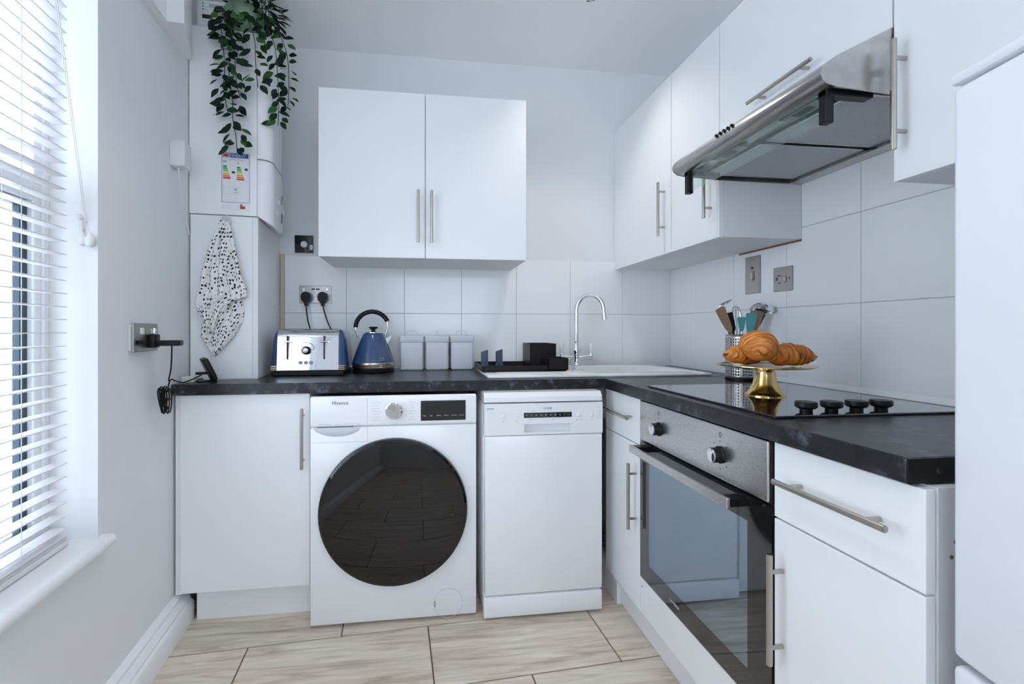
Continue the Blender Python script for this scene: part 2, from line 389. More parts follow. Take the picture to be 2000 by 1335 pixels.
def window(n, s0, s1, z0, z1, sash=True):
    f = MB(); fw = .056; a, b = -.155, -.108
    f.box(a, b, s0, s0 + fw, z0, z1, .004); f.box(a, b, s1 - fw, s1, z0, z1, .004)
    f.box(a, b, s0 + fw, s1 - fw, z0, z0 + .04, .004); f.box(a, b, s0 + fw, s1 - fw, z1 - fw, z1, .004)
    f.box(a, b, s0 + fw, s1 - fw, 1.40, 1.455, .004)
    f.box(a, b + .006, s1 - .030, s1 - .026, z0, z1)           # stepped bead of the profile
    w_ = f.build('window_%d' % n, 'slatedge'); w_.location = PL; w_.rotation_euler = (0, 0, LA); w_['kind'] = 'structure'
    s = MB(); q0, q1, u0, u1 = s0 + fw, s1 - fw, z0 + .04, 1.40; k = .026
    s.box(-.136, -.122, q0, q0 + k, u0, u1); s.box(-.136, -.122, q1 - k, q1, u0, u1)
    s.box(-.136, -.122, q0 + k, q1 - k, u0, u0 + .018); s.box(-.136, -.122, q0 + k, q1 - k, u1 - .018, u1)
    s.build('sash', 'sash', w_)
    g = MB(); g.box(-.136, -.131, q0 + k, q1 - k, u0 + .018, u1 - .018); g.build('pane', 'glass', w_)
    g = MB(); g.box(-.136, -.131, q0, q1, 1.455, z1 - fw); g.build('pane', 'glass', w_)
    return w_
window(1, W0, W1, WZ0 + .02, WZ1)
for nm, s0, s1 in (('trim_3', W0, W1),):
    m = MB(); m.box(-.108, .004, s0, s1, .506, .528); m.prism([(0, .498), (.024, .498), (.030, .503), (.033, .511), (.032, .519), (.027, .526), (.020, .5282), (0, .5282)], s0 - .03, s1 + .022, 'Y')
    struct_left(m, nm, 'trimw', 40)
# rear window and sill added for light from behind the camera; skirting
f = MB(); y0_, y1_ = YR - .09, YR - .04
for a_ in ((QX0, QX0 + .05, QZ0, QZ1), (QX1 - .05, QX1, QZ0, QZ1), (QX0 + .05, QX1 - .05, QZ0, QZ0 + .05), (QX0 + .05, QX1 - .05, QZ1 - .05, QZ1), (-1.08, -1.02, QZ0 + .05, QZ1 - .05)): f.box(a_[0], a_[1], y0_, y1_, a_[2], a_[3], .003)
w2 = f.build('window_2', 'slatedge'); w2['kind'] = 'structure'
for a_, b_ in ((QX0 + .05, -1.08), (-1.02, QX1 - .05)):
    g = MB(); g.box(a_, b_, YR - .068, YR - .062, QZ0 + .05, QZ1 - .05); g.build('pane', 'glass', w2)
m = MB(); m.box(QX0, QX1, YR - .04, YR + .03, QZ0 - .03, QZ0, .006); o = m.build('trim_4', 'trimw'); o['kind'] = 'structure'
m = MB(); m.box(-1.88, -.01, YR, YR + .018, 0, .114); o = m.build('baseboard_rear', 'trimw'); o['kind'] = 'structure'

# downlights (trim, lens and a spot; all but the first are added, unseen)
for i, (x, y) in enumerate(DOWNLIGHTS):
    t = thing('ceiling_downlight', 'added unseen downlight in the ceiling nearer the viewer than the sink one' if i else 'small round downlight in the ceiling at the top edge, above the sink', 'downlight', (x, y, CEIL), group='ceiling downlights')
    m = MB(); m.lathe([(.036, -.001), (.043, -.006), (.043, 0), (.030, 0), (.030, -.001)], n=28); m.build('bezel', 'chrome', t, smooth=40)
    m = MB(); m.cyl((0, 0, -.002), (0, 0, 0.0), .030); m.build('lens', 'dlamp', t)
    L = bpy.data.lights.new('bulb', 'SPOT'); L.energy = DOWN_W; L.color = DOWN_COL; L.spot_size = R(100); L.spot_blend = .85; L.shadow_soft_size = .028
    lo = bpy.data.objects.new('bulb', L); COL.objects.link(lo); lo.parent = t; lo.location = (0, 0, -.035)

# ------------------------------------------------------------------ worktops
SX0, SX1, SY0, SY1 = -.63, -.20, -.49, -.15      # sink bowl opening
lx0, lx1 = wall_x(-.61) + .004, wall_x(0) + .004
m = MB(); m.prism([(lx0, -.61), (SX0, -.61), (SX0, -.001), (lx1, -.001)], T - .04, T)
m.box(SX1, -.001, -.61, -.001, T - .04, T); m.box(SX0, SX1, -.61, SY0, T - .04, T); m.box(SX0, SX1, SY1, -.001, T - .04, T)
tag(m.build('worktop', 'top'), 'dark slate worktop along the back wall, under the toaster and kettle', 'worktop')
t = thing('worktop', 'dark slate worktop running along the right wall, under the black hob', 'worktop', (-.32, -1.2, T - .04))
m = MB(); m.box(-.637, -.009, -1.766, -.6125, T - .04, T, .003); m.build('slab', 'top', t, world=True)
m = MB(); m.box(-.636, -.009, -1.7685, -1.766, T - .039, T - .001); e = m.build('end_strip', 'blackp', t, world=True, label='black end strip')
m = MB(); m.cyl((-.585, -1.7695, T - .02), (-.585, -1.768, T - .02), .004, n=12); m.build('screw', 'signal', e, world=True)
m = MB(); m.box(-.639, -.636, -.6145, -.6095, T - .0405, T + .0006); m.box(-.637, -.14, -.6135, -.6105, T, T + .0006); m.build('joint_strip', 'signal', t, world=True)

# ------------------------------------------------------------------ base units
def base_unit_left():
    t = thing('base_cabinet', 'white base cabinet left of the washing machine, single door with vertical bar handle', 'cabinet', (-2.02, -.3, 0))
    m = MB(); m.box(-2.232, -1.782, -.572, -.03, .125, .842); m.build('body', 'cabin', t, world=True)
    m = MB(); m.box(-2.233, -1.783, -.592, -.574, .124, .842, .0015); d = m.build('door', 'cab', t, world=True)
    bar_handle(d, (-1.805, -.622, .566), (-1.805, -.622, .790), (0, -1, 0), posts=.13)
    m = MB(); m.box(-2.198, -1.79, -.545, -.527, .0, .123); m.build('plinth', 'cab', t, world=True)
    m = MB(); m.box(-2.252, -2.2345, -.585, -.567, .118, .842); m.build('filler_strip', 'cabin', t, world=True)
base_unit_left()
XF = -.622
def right_unit(y0, y1, label, handle_side, name='drawer_unit', end=False):
    """y0 far end, y1 near end"""
    t = thing(name, label, 'cabinet', (-.31, (y0 + y1) / 2, 0))
    m = MB(); m.box(XF + .02, -.03, y1, y0, .112, .842); b = m.build('body', 'cabin', t, world=True)
    m = MB(); m.box(XF, XF + .018, y1 + .0015, y0 - .0015, .683, .840, .0015); d = m.build('drawer', 'cab', t, world=True)
    L = y0 - y1; ha, hb = (y0 - .035, y0 - .265)
    bar_handle(d, (XF - .032, ha, .769), (XF - .032, hb, .769), (-1, 0, 0), posts=.16)
    m = MB(); m.box(XF, XF + .018, y1 + .0015, y0 - .0015, .113, .679, .0015); d = m.build('door', 'cab', t, world=True)
    yy = y0 - .026 if handle_side == 'far' else y1 + .026
    bar_handle(d, (XF - .032, yy, .385), (XF - .032, yy, .615), (-1, 0, 0), posts=.16)
    if end:
        for z, y_ in ((.760, -.572), (.738, -.579)):
            m = MB(); m.cyl((y_, y1 - .0008, z), (y_, y1 + .002, z), .0032, n=10); m.build('screw_hole', 'wood_edge', b, world=True)
    return t
right_unit(-.586, -.884, 'narrow white drawer unit in the corner, between dishwasher and oven', 'near')
right_unit(-1.4845, -1.782, 'narrow white drawer unit at the worktop end, next to the fridge', 'far', end=True)
t = thing('plinth_board', 'long white plinth board along the floor under the oven side units', 'plinth', (-.58, -1.2, 0))
m = MB(); m.box(-.585, -.569, -1.782, -.40, 0, .111, .001); m.build('board', 'cab', t, world=True)
t = thing('plinth_board', 'short white plinth board set back in the corner beside the dishwasher', 'plinth', (-.6, -.62, 0))
m = MB(); m.box(-.604, -.5855, -.655, -.40, 0, .110, .001); m.build('board', 'cab', t, world=True)

# ------------------------------------------------------------------ oven
OY0, OY1 = -.886, -1.482
t = thing('built_in_oven', 'built-in stainless steel oven with black glass door under the hob', 'oven', (-.31, (OY0 + OY1) / 2, .235))
m = MB(); m.box(XF + .02, -.05, OY1, OY0, .235, .26); m.box(XF + .02, -.05, OY1, OY0, .70, .840); m.box(XF + .02, -.05, OY1, OY1 + .05, .26, .70); m.box(XF + .02, -.05, OY0 - .05, OY0, .26, .70); m.box(-.1, -.05, OY1 + .05, OY0 - .05, .26, .70)
m.build('casing', 'enamelg', t, world=True)
m = MB(); m.box(XF - .003, XF + .019, OY1 + .010, OY0, .705, .838, .003); fa = m.build('control_panel', 'steel', t, world=True)
m = MB(); m.box(XF, XF + .019, OY1, OY1 + .009, .705, .838); m.build('edge_trim', 'blackp', t, world=True)
for y in (-1.013, -1.312):
    m = MB(); m.lathe([(.0215, 0), (.0215, .004), (.0185, .006), (.0185, .022), (.017, .024), (0, .024)], c=(XF - .003, y, .766), axis='-X', n=28); k = m.build('knob', 'blackp', t, world=True, smooth=40)
    m = MB(); m.lathe([(.0172, .0242), (.0172, .0262), (.015, .027), (0, .027)], c=(XF - .003, y, .766), axis='-X', n=28); m.build('knob_cap', 'chrome', k, world=True, smooth=40)
m = MB()
for y in (-1.013, -1.312):
    for a in range(0, 360, 45):
        if y > -1.1 and a > 200: continue
        m.cyl((XF - .0031, y + .034 * math.cos(R(a)), .766 + .034 * math.sin(R(a))), (XF - .0036, y + .034 * math.cos(R(a)), .766 + .034 * math.sin(R(a))), .0016, n=8)
    m.tube([(XF - .0033, y + .004 * math.cos(R(a)), .816 + .007 * math.sin(R(a))) for a in range(0, 360, 30)], .0005, n=4, closed=True)
m.build('printed_marks', 'signal', fa, world=True, kind='stuff')
dr = MB(); x0, x1 = XF - .002, XF + .018; za, zb, wy0, wy1, wz0, wz1 = .238, .698, OY0 - .062, OY1 + .075, .300, .640
dr.box(x0, x1, wy0, OY0 - .001, za, zb); dr.box(x0, x1, OY1 + .001, wy1, za, zb); dr.box(x0, x1, wy1, wy0, za, wz0); dr.box(x0, x1, wy1, wy0, wz1, zb)
dr = dr.build('door', 'blackg', t, world=True)
m = MB(); m.box(x0, x0 + .004, wy1, wy0, wz0, wz1); m.build('window_pane', 'ovenglass', dr, world=True)
m = MB(); m.box(XF - .052, XF - .042, -1.405, -.905, .668, .692, .002); h = m.build('handle', 'steel', dr, world=True)
for a_, b_ in ((-1.405, -1.372), (-.938, -.905)): m = MB(); m.box(XF - .042, x0, a_, b_, .672, .690); m.build('handle_bracket', 'blackp', dr, world=True)
text_part('LAMONA', .0125, 'ledw', dr, (x0 - .0004, -1.075, .262), (0, -1, 0), (0, 0, 1))
for z in (.36, .45, .54):
    m = MB()
    for x in (-.56, -.30, -.12): m.tube([(x, OY1 + .052, z), (x, OY0 - .052, z)], .0022, n=6)
    for k in range(9): y = OY1 + .07 + k * .057; m.tube([(-.56, y, z), (-.12, y, z)], .0013, n=5)
    m.build('wire_shelf', 'chrome', t, world=True)
t = thing('oven_filler_panel', 'plain white filler panel below the oven door', 'panel', (-.6, -1.18, .113))
m = MB(); m.box(XF, XF + .018, -1.4825, -.8855, .113, .234, .0012); f = m.build('board', 'cab', t, world=True)
m = MB(); m.cyl((XF - .0006, -.897, .205), (XF + .004, -.897, .205), .0028, n=10); m.build('screw_hole', 'wood_edge', t, world=True)

# ------------------------------------------------------------------ washing machine
t = thing('washing_machine', 'white front-loading washing machine with large round dark glass door', 'washing machine', (-1.464, -.38, 0))
YF = -.662
m = MB(); m.box(-1.766, -1.163, YF, -.10, .012, .727, .006); m.box(-1.766, -1.163, YF + .009, -.10, .72, .806, .004); m.build('body', 'white', t, world=True, smooth=30)
m = MB(); m.box(-1.766, -1.163, YF - .003, YF + .014, .729, .839, .007, 3); cp = m.build('control_panel', 'white', t, world=True, smooth=30)
m = MB(); m.box(-1.565, -1.5635, YF - .0036, YF, .730, .832); m.box(-1.565, -1.5635, YF - .0005, YF, .672, .728); m.box(-1.766, -1.5635, YF - .0004, YF, .6715, .6728); m.build('seam', 'lgrey', t, world=True)
# pull recess of the detergent drawer
m = MB(); N = 14
P = [[(-1.755 + .17 * i / N, YF - .0006 - .006 * math.sin(math.pi * j / 6) * math.sin(math.pi * i / N), .727 - .034 * (j / 6) * math.sin(math.pi * i / N) ** .5) for j in range(7)] for i in range(N + 1)]
m.grid(P); m.build('drawer_pull', 'lgrey', t, world=True, smooth=60)
m = MB(); m.box(-1.742, -1.615, YF - .001, YF, .7265, .7285); m.build('pull_shadow_gap', 'signal', t, world=True)
m = MB(); m.lathe([(.031, 0), (.031, .005), (.0275, .007), (.0265, .022), (.024, .025), (0, .0235)], c=(-1.468, YF - .003, .782), axis='-Y', n=36); k = m.build('dial', 'chrome', t, world=True, smooth=35)
m = MB(); m.box(-1.4695, -1.4665, YF - .0292, YF - .026, .785, .806); m.build('pointer', 'bronze', k, world=True)
m = MB(); m.box(-1.371, -1.204, YF - .0045, YF - .002, .743, .817, .001); dp = m.build('display', 'blackg', t, world=True)
text_part('Time', .0058, 'ledw', dp, (-1.364, YF - .0049, .760), (1, 0, 0), (0, 0, 1)); text_part('Spin', .0058, 'ledw', dp, (-1.337, YF - .0049, .760), (1, 0, 0), (0, 0, 1))
text_part('Options', .0052, 'ledw', dp, (-1.313, YF - .0049, .760), (1, 0, 0), (0, 0, 1)); text_part('Function', .0052, 'ledw', dp, (-1.285, YF - .0049, .760), (1, 0, 0), (0, 0, 1)); text_part('Add/Reload', .0046, 'ledw', dp, (-1.258, YF - .0049, .760), (1, 0, 0), (0, 0, 1)); text_part('Start/Pause', .0046, 'ledw', dp, (-1.230, YF - .0049, .760), (1, 0, 0), (0, 0, 1))
text_part('Hisense', .0185, 'signal', cp, (-1.690, YF - .0034, .809), (1, 0, 0), (0, 0, 1), shear=.12)
m = MB()
for j in range(7):
    for x, w_ in ((-1.550, .036), (-1.416, .026)):
        m.box(x + (.004 * (j % 3) if x > -1.5 else 0), x + w_ - .003 * ((j * 2) % 3), YF - .0034, YF - .003, .812 - j * .0105, .8138 - j * .0105)
for x, w_ in ((-1.735, .045), (-1.682, .026), (-1.648, .034), (-1.606, .020)): m.box(x, x + w_, YF - .0034, YF - .003, .737, .7395)
m.build('printed_marks', 'lgrey', cp, world=True, kind='stuff')
dc = (-1.467, YF, .415)
m = MB(); m.lathe([(.236, -.002), (.268, 0), (.270, .012), (.266, .022), (.258, .026), (.252, .024)], c=dc, axis='-Y', n=72); dr = m.build('door', 'smoke', t, world=True, smooth=40)
m = MB(); m.lathe([(.2575, .0255), (.22, .030), (.16, .0345), (.10, .037), (.05, .0385), (0, .039)], c=dc, axis='-Y', n=72); m.build('door_glass', 'smoke', dr, world=True, smooth=60)
m = MB(); m.tube(arc((-1.269, YF - .0004, .060), .054, 0, 350, 40), .0009, n=5); m.build('filter_hatch', 'lgrey', t, world=True)
m = MB(); m.box(-1.320, -1.3175, YF - .001, YF, .048, .070); m.build('hatch_slot', 'signal', t, world=True)
for x in (-1.72, -1.21):
    for y in (-.60, -.15):
        m = MB(); m.cyl((x, y, 0), (x, y, .014), .022, n=14); m.build('foot', 'rubber', t, world=True)

# ------------------------------------------------------------------ dishwasher
t = thing('dishwasher', 'slim white dishwasher between the washing machine and the corner drawer unit', 'dishwasher', (-.908, -.40, 0))
DX0, DX1, DY = -1.137, -.678, -.690
m = MB(); m.box(DX0, DX1, -.655, -.10, .012, .80, .004); m.build('body', 'white', t, world=True, smooth=30)
m = MB(); m.prism([(-.10, .808), (-.684, .808), (-.683, .826), (-.668, .843), (-.10, .843)], DX0, DX1, 'X'); m.build('top_lid', 'white', t, world=True)
hx0, hx1, hz0, hz1 = -.986, -.802, .694, .725
m = MB(); m.box(DX0, hx0, DY, -.655, .685, .803); m.box(hx1, DX1, DY, -.655, .685, .803); m.box(hx0, hx1, DY, -.655, hz1, .803); m.box(hx0, hx1, DY, -.655, .685, hz0); m.box(hx0, hx1, -.659, -.655, hz0, hz1)
cp = m.build('control_panel', 'white', t, world=True)
m = MB(); m.box(-.987, -.801, DY - .0012, DY, .749, .768); dp = m.build('display', 'blackg', t, world=True)
for i in range(10): text_part(('P1', '12', '65', 'Eco', '50', '40', '30', '1h', 'S', 'L')[i], .0066, 'ledw', dp, (-.980 + i * .0185, DY - .0016, .756), (1, 0, 0), (0, 0, 1))
text_part('LOGIK', .0115, 'signal', cp, (-.894, DY - .0004, .780), (1, 0, 0), (0, 0, 1), align='CENTER')
m = MB()
for x in (-1.066, -1.016, -.772, -.722): m.lathe([(.009, 0), (.009, .002), (.007, .003), (0, .0025)], c=(x, DY, .756), axis='-Y', n=20)
m.build('buttons', 'white', cp, world=True, smooth=40)
m = MB(); m.box(-1.128, -1.100, DY - .0004, DY, .784, .787); m.build('green_logo', 'teal', cp, world=True)
m = MB()
for x in (-1.068, -1.018, -.784, -.766, -.724): m.box(x, x + .006, DY - .0004, DY, .735, .739)
for x in (-.965, -.878): m.box(x, x + .008, DY - .0004, DY, .738, .741)
for j in range(6): m.box(-.702, -.698, DY - .0004, DY, .740 + j * .0085, .7425 + j * .0085); m.box(-.694, -.686, DY - .0004, DY, .740 + j * .0085, .7425 + j * .0085)
m.build('printed_marks', 'lgrey', cp, world=True, kind='stuff')
m = MB(); m.box(DX0 + .003, DX1 - .002, DY, -.655, .090, .682, .003); m.build('door', 'white', t, world=True, smooth=30)
m = MB(); m.box(DX0 - .002, DX1 - .004, DY - .006, -.64, .010, .083, .004); m.build('kick_plate', 'white', t, world=True, smooth=30)
for x in (-1.10, -.72):
    for y in (-.62, -.15):
        m = MB(); m.cyl((x, y, 0), (x, y, .014), .018, n=14); m.build('foot', 'rubber', t, world=True)

# ------------------------------------------------------------------ wall units
t = thing('wall_cabinet', 'white double-door wall cabinet on the back wall above kettle and canisters', 'cabinet', (-1.352, -.17, 1.39))
m = MB(); m.box(-1.802, -.902, -.341, -.001, 1.392, 2.11); m.build('body', 'cabin', t, world=True)
for x0, x1, hx in ((-1.802, -1.3535, -1.382), (-1.3505, -.902, -1.325)):
    m = MB(); m.box(x0, x1, -.360, -.342, 1.392, 2.110, .0012); d = m.build('door', 'cab', t, world=True)
    bar_handle(d, (hx, -.392, 1.455), (hx, -.392, 1.681), (0, -1, 0), posts=.15)
XU, UB, UT = -.33, 1.406, 2.15
def upper(y0, y1, label, z0=UB, handle=None, name='wall_cabinet'):
    t = thing(name, label, 'cabinet', (-.165, (y0 + y1) / 2, z0))
    m = MB(); m.box(XU + .019, -.009, y1, y0, z0 + .001, UT); m.build('body', 'cabin', t, world=True)
    m = MB(); m.box(XU, XU + .018, y1 + .0012, y0 - .0012, z0, UT, .0012); d = m.build('door', 'cab', t, world=True)
    if handle: bar_handle(d, *handle, (-1, 0, 0), posts=.17)
    return t
XH = XU - .032
upper(-.002, -.572, 'white wall cabinet filling the corner, right of the tap', handle=((XH, -.525, 1.481), (XH, -.525, 1.712)))
upper(-.574, -.886, 'narrow white wall cabinet just left of the cooker hood, grey end panel', handle=((XH, -.845, 1.481), (XH, -.845, 1.700)))
upper(-.888, -1.482, 'wide white flap-door wall cabinet directly above the cooker hood', z0=1.752, handle=((XH, -1.065, 1.785), (XH, -1.302, 1.785)))
upper(-1.484, -1.782, 'narrow white wall cabinet right of the cooker hood, above the fridge end', handle=((XH, -1.512, 1.466), (XH, -1.512, 1.704)))
m = MB(); m.box(-.0095, -.008, -.886, -.56, UB - .006, UB + .003); o = m.build('trim_6', 'wood_edge'); o['kind'] = 'structure'

# ------------------------------------------------------------------ cooker hood
t = thing('cooker_hood', 'stainless steel visor cooker hood with pull-out glass strip above the hob', 'hood', (-.25, -1.185, 1.6))
HY0, HY1 = -.889, -1.4825
prof = [(-.335, 1.745), (-.325, 1.750), (-.012, 1.750), (-.012, 1.603), (-.335, 1.603), (-.470, 1.609), (-.490, 1.614), (-.503, 1.624), (-.508, 1.636), (-.503, 1.648), (-.492, 1.660), (-.470, 1.676)]
prof = [(-.335, 1.748), (-.012, 1.748), (-.012, 1.622), (-.46, 1.622), (-.47, 1.611), (-.490, 1.615), (-.503, 1.624), (-.508, 1.636), (-.503, 1.649), (-.490, 1.662), (-.470, 1.677), (-.40, 1.712)]
m = MB(); m.prism(prof, HY1 + .004, HY0 - .004, 'Y'); m.build('canopy', 'steelh', t, world=True, smooth=35)
sp = [(-.335, 1.7485), (-.012, 1.7485), (-.012, 1.602), (-.335, 1.603), (-.470, 1.610), (-.491, 1.614), (-.504, 1.6235), (-.509, 1.636), (-.504, 1.6495), (-.491, 1.6625), (-.470, 1.678)]
for a, b in ((HY1, HY1 + .004), (HY0 - .004, HY0)):
    m = MB(); m.prism(sp, a, b, 'Y'); m.build('side_panel', 'steelh', t, world=True, smooth=35)
for a, b in ((-.915, -1.180), (-1.195, -1.460)):
    m = MB(); m.box(-.405, -.065, b, a, 1.6145, 1.6215)
    f = m.build('grease_filter', 'signal', t, world=True)
    m = MB()
    for e0, e1, g0, g1 in ((-.405, -.065, a - .006, a), (-.405, -.065, b, b + .006), (-.405, -.397, b, a), (-.073, -.065, b, a)): m.box(e0, e1, g0, g1, 1.611, 1.6145)
    m.build('filter_frame', 'steelh', f, world=True)
    m = MB()
    for k in range(52): y = a - .008 - k * (a - b - .016) / 51; m.box(-.397, -.073, y - .0012, y + .0012, 1.6125, 1.6145)
    for k in range(60): x = -.396 + k * .0054; m.box(x - .0012, x + .0012, b + .006, a - .006, 1.6118, 1.6145)
    m.build('filter_mesh', 'mesh', f, world=True, kind='stuff')
m = MB(); m.box(-.062, -.0125, HY1 + .004, HY0 - .004, 1.603, 1.622); m.build('back_rail', 'steelh', t, world=True)
for y in (-1.095, -1.365):
    m = MB(); m.box(-.460, -.422, y - .055, y + .055, 1.6125, 1.6225); l = m.build('lamp_cover', 'hlamp', t, world=True)
    m = MB(); m.box(-.452, -.430, y - .025, y + .025, 1.6115, 1.6126); m.build('lamp_slot', 'dark', l, world=True)
m = MB(); m.box(-.470, -.466, -1.455, -.925, 1.545, 1.612); m.build('visor_glass', 'visor', t, world=True)
for y in (-.925, -1.455):
    m = MB(); m.box(-.478, -.458, y - .010, y + .010, 1.540, 1.615, .002); m.box(-.478, -.36, y - .012, y + .012, 1.600, 1.616, .002); m.build('visor_bracket', 'blackp', t, world=True)
for k in range(5):
    y = -1.122 - k * .017
    m = MB(); m.cyl((-.495, y, 1.650), (-.5075, y, 1.6535), .0042, n=12); m.build('button', 'blackp', t, world=True)

# ------------------------------------------------------------------ hob
t = thing('ceramic_hob', 'black glass hob with four knobs set in the right worktop', 'hob', (-.35, -1.17, T))
m = MB(); m.box(-.600, -.085, -1.462, -.892, T, T + .006, .002); m.build('glass_top', 'hobg', t, world=True)
for x in (-.484, -.418, -.352, -.286):
    m = MB(); m.lathe([(.013, 0), (.013, .006), (.019, .008), (.0225, .012), (.0225, .021), (.021, .023), (0, .0225)], c=(x, -1.418, T + .006), n=28); m.build('knob', 'blackp', t, world=True, smooth=40)

# ------------------------------------------------------------------ sink and tap
t = thing('ceramic_sink', 'white ceramic inset sink with drainer in the back worktop', 'sink', (-.62, -.3, T))
z0, z1 = T, T + .012
m = MB(); RX0, RX1, RY0, RY1 = -1.105, -.135, -.560, -.055
m.box(RX0, SX0, RY0, RY1, z0, z1, .005); m.box(SX1, RX1, RY0, RY1, z0, z1, .005); m.box(SX0 - .006, SX1 + .006, RY0, SY0, z0, z1, .005); m.box(SX0 - .006, SX1 + .006, SY1, RY1, z0, z1, .005)
m.build('rim', 'ceramic', t, world=True, smooth=40)
m = MB(); zz = .70; a = .006
m.box(SX0 + .001, SX0 + a, SY0, SY1, zz, z1 - .001); m.box(SX1 - a, SX1 - .001, SY0, SY1, zz, z1 - .001); m.box(SX0 + a, SX1 - a, SY0, SY0 + a, zz, z1 - .001); m.box(SX0 + a, SX1 - a, SY1 - a, SY1, zz, z1 - .001); m.box(SX0 + a, SX1 - a, SY0 + a, SY1 - a, zz, zz + a)
m.build('bowl', 'ceramic', t, world=True)
m = MB(); m.lathe([(.045, zz + a), (.045, zz + a + .002), (.02, zz + a + .003), (0, zz + a + .003)], c=(-.42, -.32, 0), n=24); m.build('waste_strainer', 'chrome', t, world=True, smooth=40)
m = MB()
for k in range(7): y = -.16 - k * .055; m.box(-1.05, -.70, y - .004, y + .004, z1 - .002, z1 + .002, .001)
m.build('drainer_ribs', 'ceramic', t, world=True)
TX, TY, TZ = -.577, -.100, z1
t = thing('mixer_tap', 'chrome swan-neck mixer tap with two white levers at the sink', 'tap', (TX, TY, TZ))
m = MB(); m.lathe([(.026, 0), (.026, .006), (.020, .012), (.016, .024), (.0155, .055), (.020, .070), (.017, .085), (.0125, .10), (.0105, .115)], n=28); m.build('body', 'chrome', t, smooth=40)
dx, dy = .93, -.36
pts = [(0, 0, .10), (0, 0, .25)] + [(dx * (.068 - .068 * math.cos(R(a))), dy * (.068 - .068 * math.cos(R(a))), .282 + .080 * math.sin(R(a))) for a in range(0, 181, 12)] + [(dx * .138, dy * .138, .255)]
m = MB(); m.tube(smooth_path(pts, 3), .0105, n=14); m.build('spout', 'chrome', t, smooth=50)
m = MB(); m.cyl((dx * .1375, dy * .1375, .262), (dx * .1405, dy * .1405, .236), .0125, n=18, bev=.001); m.build('nozzle', 'chrome', t, smooth=40)
for sx in (-1, 1):
    m = MB(); m.tube([(sx * .008, 0, .038), (sx * .035, 0, .043), (sx * .06, 0, .044), (sx * .078, 0, .045)], [.012, .009, .011, .012], n=14); m.lathe([(.0, .03), (.010, .032), (.012, .045), (.009, .058), (.007, .066)], c=(sx * .078, 0, 0), n=18); a = m.build('arm', 'chrome', t, smooth=45)
    m = MB(); m.lathe([(.007, .066), (.009, .070), (.0125, .112), (.0115, .117), (0, .119)], c=(sx * .078, 0, 0), n=18); m.build('lever', 'ceramic', a, smooth=40)

# ------------------------------------------------------------------ dish rack
t = thing('dish_rack', 'dark brown plastic dish drainer tray with cutlery holder on the sink drainer', 'dish rack', (-.92, -.28, z1 + .002))
rx0, rx1, ry0, ry1, rz = -1.108, -.735, -.425, -.13, z1 + .002
m = MB(); m.box(rx0, rx1, ry0, ry1, rz, rz + .006, .002)
for a in ((rx0, rx1, ry0, ry0 + .004), (rx0, rx1, ry1 - .004, ry1), (rx0, rx0 + .004, ry0, ry1), (rx1 - .004, rx1, ry0, ry1)): m.box(*a, rz, rz + .026, .001)
m.build('tray', 'rack', t, world=True)
def open_box(m, x0, x1, y0, y1, z0, z1, w=.003):
    m.box(x0, x1, y0, y1, z0, z0 + w); m.box(x0, x1, y0, y0 + w, z0, z1); m.box(x0, x1, y1 - w, y1, z0, z1); m.box(x0, x0 + w, y0, y1, z0, z1); m.box(x1 - w, x1, y0, y1, z0, z1)
m = MB(); open_box(m, -.868, -.745, -.30, -.14, rz + .006, rz + .118); m.build('cutlery_holder', 'rack', t, world=True)
m = MB(); open_box(m, -.820, -.728, -.428, -.303, rz + .006, rz + .058); m.build('cutlery_cup', 'rack', t, world=True)
for x, y in ((-1.083, -.30), (-1.005, -.24)):
    m = MB()
    for k in range(4): m.box(x - .016 + k * .0084, x - .0085 + k * .0084, y - .003, y + .003, rz + .016, rz + .082 + .003 * k, .001)
    m.box(x - .018, x + .020, y - .005, y + .005, rz + .006, rz + .020, .001)
    m.build('plate_prongs', 'prong', t, world=True)

# ------------------------------------------------------------------ canisters
for i, (x0, x1) in enumerate(((-1.474, -1.357), (-1.351, -1.234), (-1.229, -1.112))):
    lab = ('pale grey square canister with arched wire handle, nearest the kettle', 'pale grey square canister in the middle of the three', 'pale grey square canister nearest the dish rack')[i]
    cx = (x0 + x1) / 2
    t = thing('storage_canister', lab, 'canister', (cx, -.085, T), group='three grey canisters on the back worktop')
    h = .0585
    m = MB(); m.box(-h + .003, h - .003, -h + .003, h - .003, 0, .142, .010, 3); m.build('body', 'canister', t, smooth=40)
    m = MB(); m.box(-h, h, -h, h, .138, .170, .008, 3); m.box(-h - .001, h + .001, -h - .001, h + .001, .137, .1405, .001); m.build('lid', 'canister', t, smooth=40)
    m = MB()
    for z in (.088, .103): m.box(-.036, .036, -h + .0018, -h + .0035, z, z + .003, .001)
    m.box(-.022, .022, -h + .0018, -h + .0035, .110, .113, .001); m.box(-.022, .022, -h + .0018, -h + .0035, .094, .099, .001)
    m.build('embossed_band', 'canister', t)
    m = MB()
    if i != 1: m.tube(arc((0, 0, .168), .030, 0, 180, 16, 'xz', .026), .0016, n=6)
    else: m.tube(arc((0, 0, .168), .030, 0, 180, 16, 'yz', .026), .0016, n=6)
    m.build('wire_handle', 'canister', t, smooth=50)

